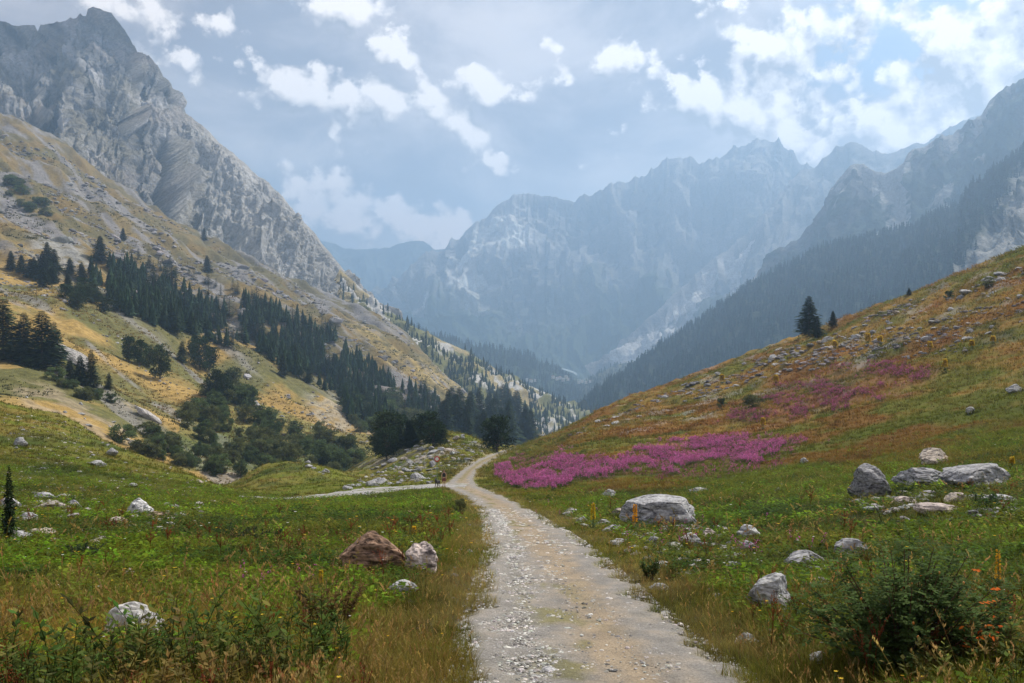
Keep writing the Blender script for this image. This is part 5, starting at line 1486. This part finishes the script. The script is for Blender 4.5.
# ------------------------------------------------------------------ sky, sun, camera
SUN_AZ, SUN_EL = math.radians(46), math.radians(49)      # azimuth from +Y towards +X
world = bpy.data.worlds.new('World'); scene.world = world; world.use_nodes = True
nt = world.node_tree; nt.nodes.clear()
out = N(nt, 'ShaderNodeOutputWorld'); bg = N(nt, 'ShaderNodeBackground')
sky = N(nt, 'ShaderNodeTexSky', sky_type='NISHITA'); sky.sun_disc = False; sky.sun_elevation = SUN_EL; sky.sun_rotation = SUN_AZ; sky.altitude = 1800
tc = N(nt, 'ShaderNodeTexCoord'); sep = N(nt, 'ShaderNodeSeparateXYZ'); nt.links.new(tc.outputs['Generated'], sep.inputs[0])
def M(op, a, b=None, c=None, clamp=False):
    n = N(nt, 'ShaderNodeMath', operation=op); n.use_clamp = clamp
    for i, v in enumerate((a, b, c)):
        if v is None: continue
        if isinstance(v, (int, float)): n.inputs[i].default_value = v
        else: nt.links.new(v, n.inputs[i])
    return n.outputs[0]
az = M('ARCTAN2', sep.outputs['X'], sep.outputs['Y']); el = M('ARCSINE', sep.outputs['Z'])
comb = N(nt, 'ShaderNodeCombineXYZ'); nt.links.new(az, comb.inputs[0]); nt.links.new(el, comb.inputs[1])
def noise(vec, scale, detail=8, rough=.58, dist=0, off=(0, 0, 0), sy=1.0):
    mp = N(nt, 'ShaderNodeMapping'); mp.inputs['Location'].default_value = off; mp.inputs['Scale'].default_value = (1, sy, 1)
    nt.links.new(vec, mp.inputs[0])
    n = N(nt, 'ShaderNodeTexNoise'); n.inputs['Scale'].default_value = scale; n.inputs['Detail'].default_value = detail
    n.inputs['Roughness'].default_value = rough; n.inputs['Distortion'].default_value = dist
    nt.links.new(mp.outputs[0], n.inputs['Vector']); return n.outputs['Fac']
# bank of bright cumulus: bearings and heights of the main heaps (degrees are taken from the photo)
def ang(px, py):
    a = math.atan2(px - CX, F); return a, math.atan2((CY - py), F / math.cos(a))
BL = [(318,88,46,20,0,1),(345,20,42,20,-.3,1),(385,48,32,10,-.5,1),(400,93,50,13,-.1,.95),(440,100,32,14,-.6,.95),(462,125,30,13,-.8,1),(484,155,26,10,-.6,.95),(478,88,44,12,-.1,.95),
      (545,38,14,6,-.4,.6),(562,78,16,5,0,.5),(640,62,34,16,-.3,1),(668,80,34,20,-.3,1),(705,100,44,22,-.3,1),(750,112,46,22,-.3,1),(785,133,26,14,-.4,1),
      (780,45,60,24,0,.85),(850,20,60,30,0,.9),(880,100,70,34,0,.9),(840,75,50,30,0,.85),(935,60,56,38,.5,1),(985,70,50,50,0,1),(1030,55,50,45,0,1),(905,130,70,22,0,.95),(1060,100,60,60,0,.9),
      (235,28,30,14,0,.62),(120,5,60,20,-.4,.55),(380,218,90,28,0,.74),(450,228,50,20,0,.66),(300,190,46,28,0,.5),(730,5,30,14,0,.6),(610,160,30,20,0,.3),(180,60,40,20,0,.35)]
def cloud_field(vec):
    d = None
    for (px, py, rx, ry, rot, s) in BL:
        a, e = ang(px, py)
        mp = N(nt, 'ShaderNodeMapping', vector_type='TEXTURE')
        mp.inputs['Location'].default_value = (a, e, 0); mp.inputs['Rotation'].default_value = (0, 0, rot)
        k_ = 1.75 if px > 760 else (1.4 if py < 170 and px < 600 else 1.4)
        mp.inputs['Scale'].default_value = (rx * k_ / F, ry * k_ / F, 1)
        nt.links.new(vec, mp.inputs[0])
        ln = N(nt, 'ShaderNodeVectorMath', operation='LENGTH'); nt.links.new(mp.outputs[0], ln.inputs[0])
        v = M('MULTIPLY', M('SUBTRACT', 1.35, ln.outputs['Value']), s)
        d = v if d is None else M('SMOOTH_MAX', d, v, .25)
    return d
def billow(vec, scale, warp):
    # rounded heads of cumulus: distance to scattered cell centres, stirred by the noise
    w = N(nt, 'ShaderNodeCombineXYZ'); nt.links.new(M('MULTIPLY', warp, .03), w.inputs[0]); nt.links.new(M('MULTIPLY', warp, -.02), w.inputs[1])
    a_ = N(nt, 'ShaderNodeVectorMath', operation='ADD'); nt.links.new(vec, a_.inputs[0]); nt.links.new(w.outputs[0], a_.inputs[1])
    v = N(nt, 'ShaderNodeTexVoronoi', feature='SMOOTH_F1'); v.inputs['Scale'].default_value = scale; v.inputs['Smoothness'].default_value = .35
    nt.links.new(a_.outputs[0], v.inputs['Vector'])
    return M('SUBTRACT', .42, v.outputs['Distance'])
def field(vec):
    blobs = cloud_field(vec)
    n = noise(vec, 9.5, 10, .60, .3, (2.1, 4.2, 0), 1.25); n2 = noise(vec, 32, 8, .6, .1, (5.1, 1.2, 0), 1.15)
    b1 = billow(vec, 24, n2); b2 = billow(vec, 58, n2)
    s_ = M('ADD', M('ADD', blobs, M('MULTIPLY', M('SUBTRACT', n, .5), 2.7)), M('MULTIPLY', M('SUBTRACT', n2, .5), 2.3))
    return M('ADD', s_, M('ADD', M('MULTIPLY', b1, .8), M('MULTIPLY', b2, .8)))
f1 = field(comb.outputs[0])
up = N(nt, 'ShaderNodeVectorMath', operation='ADD'); up.inputs[1].default_value = (.009, .020, 0); nt.links.new(comb.outputs[0], up.inputs[0])
f2 = field(up.outputs[0])
def smooth(x, a, b, lo=0.0, hi=1.0):
    mr = N(nt, 'ShaderNodeMapRange', interpolation_type='SMOOTHSTEP'); mr.inputs['From Min'].default_value = a; mr.inputs['From Max'].default_value = b
    mr.inputs['To Min'].default_value = lo; mr.inputs['To Max'].default_value = hi
    nt.links.new(x, mr.inputs['Value']); return mr.outputs['Result']
cov = smooth(f1, .22, .74)
lit = M('ADD', M('MULTIPLY', M('SUBTRACT', f1, f2), .95), .50, clamp=True)          # the side towards the sun is brighter
big = noise(comb.outputs[0], 4.5, 8, .58, .3, (7, 1, 0), 1.8)
def rgb(c):
    n = N(nt, 'ShaderNodeRGB'); n.outputs[0].default_value = (*c, 1); return n.outputs[0]
def mixrgb(f, a, b):
    m = N(nt, 'ShaderNodeMix', data_type='RGBA')
    if isinstance(f, float): m.inputs[0].default_value = f
    else: nt.links.new(f, m.inputs[0])
    nt.links.new(a, m.inputs[6]); nt.links.new(b, m.inputs[7]); return m.outputs[2]
K_ = 1.0
# grey stratus veil over the blue sky (values are sky radiance before the 0.1 strength)
veil = mixrgb(smooth(big, .36, .66), rgb((2.7, 2.5, 2.7)), rgb((7.6, 6.8, 6.4)))
base = mixrgb(.86, sky.outputs[0], veil)
a, e = ang(905, 38)
mpg = N(nt, 'ShaderNodeMapping', vector_type='TEXTURE'); mpg.inputs['Location'].default_value = (a, e, 0); mpg.inputs['Scale'].default_value = (90 / F, 50 / F, 1); nt.links.new(comb.outputs[0], mpg.inputs[0])
lg = N(nt, 'ShaderNodeVectorMath', operation='LENGTH'); nt.links.new(mpg.outputs[0], lg.inputs[0])
gap = smooth(lg.outputs['Value'], .5, 1.6, 1.0, 0.0)
base = mixrgb(M('MULTIPLY', gap, .7), base, rgb((3.0, 4.6, 6.8)))
cl = mixrgb(lit, rgb((3.4, 3.3, 3.5)), rgb((11.6, 10.6, 9.9)))
# clouds near the skyline are softer and a little pink
low = smooth(el, .10, .20)
cl = mixrgb(low, rgb((11.0, 9.2, 8.4)), cl)
final = mixrgb(cov, base, cl)
nt.links.new(final, bg.inputs['Color']); bg.inputs['Strength'].default_value = SKY_S if 'SKY_S' in globals() else .10
nt.links.new(bg.outputs[0], out.inputs['Surface'])

sl = bpy.data.lights.new('sun', 'SUN'); sl.energy = 5.0; sl.angle = math.radians(1.5); sl.color = (1.0, .93, .82)
so = bpy.data.objects.new('sun', sl); COL.objects.link(so); so.location = (60, 80, 120)
d = Vector((math.sin(SUN_AZ) * math.cos(SUN_EL), math.cos(SUN_AZ) * math.cos(SUN_EL), math.sin(SUN_EL)))
so.rotation_euler = d.to_track_quat('Z', 'Y').to_euler()

cam = bpy.data.cameras.new('camera'); co = bpy.data.objects.new('camera', cam); COL.objects.link(co)
cam.lens = 35; cam.sensor_width = 36; cam.clip_start = .1; cam.clip_end = 30000
co.location = (0, 0, CZ); co.rotation_euler = (math.radians(90), 0, 0)
scene.camera = co

scene.view_settings.view_transform = 'Standard'; scene.view_settings.look = 'None'
scene.view_settings.exposure = 0.38; scene.view_settings.gamma = 1.0; scene.view_settings.use_curve_mapping = False
cy = scene.cycles
cy.use_denoising = True; cy.max_bounces = 5; cy.diffuse_bounces = 2; cy.glossy_bounces = 1; cy.transmission_bounces = 2; cy.volume_bounces = 2; cy.transparent_max_bounces = 4
cy.use_adaptive_sampling = True; cy.adaptive_threshold = .02
cy.sample_clamp_indirect = 4
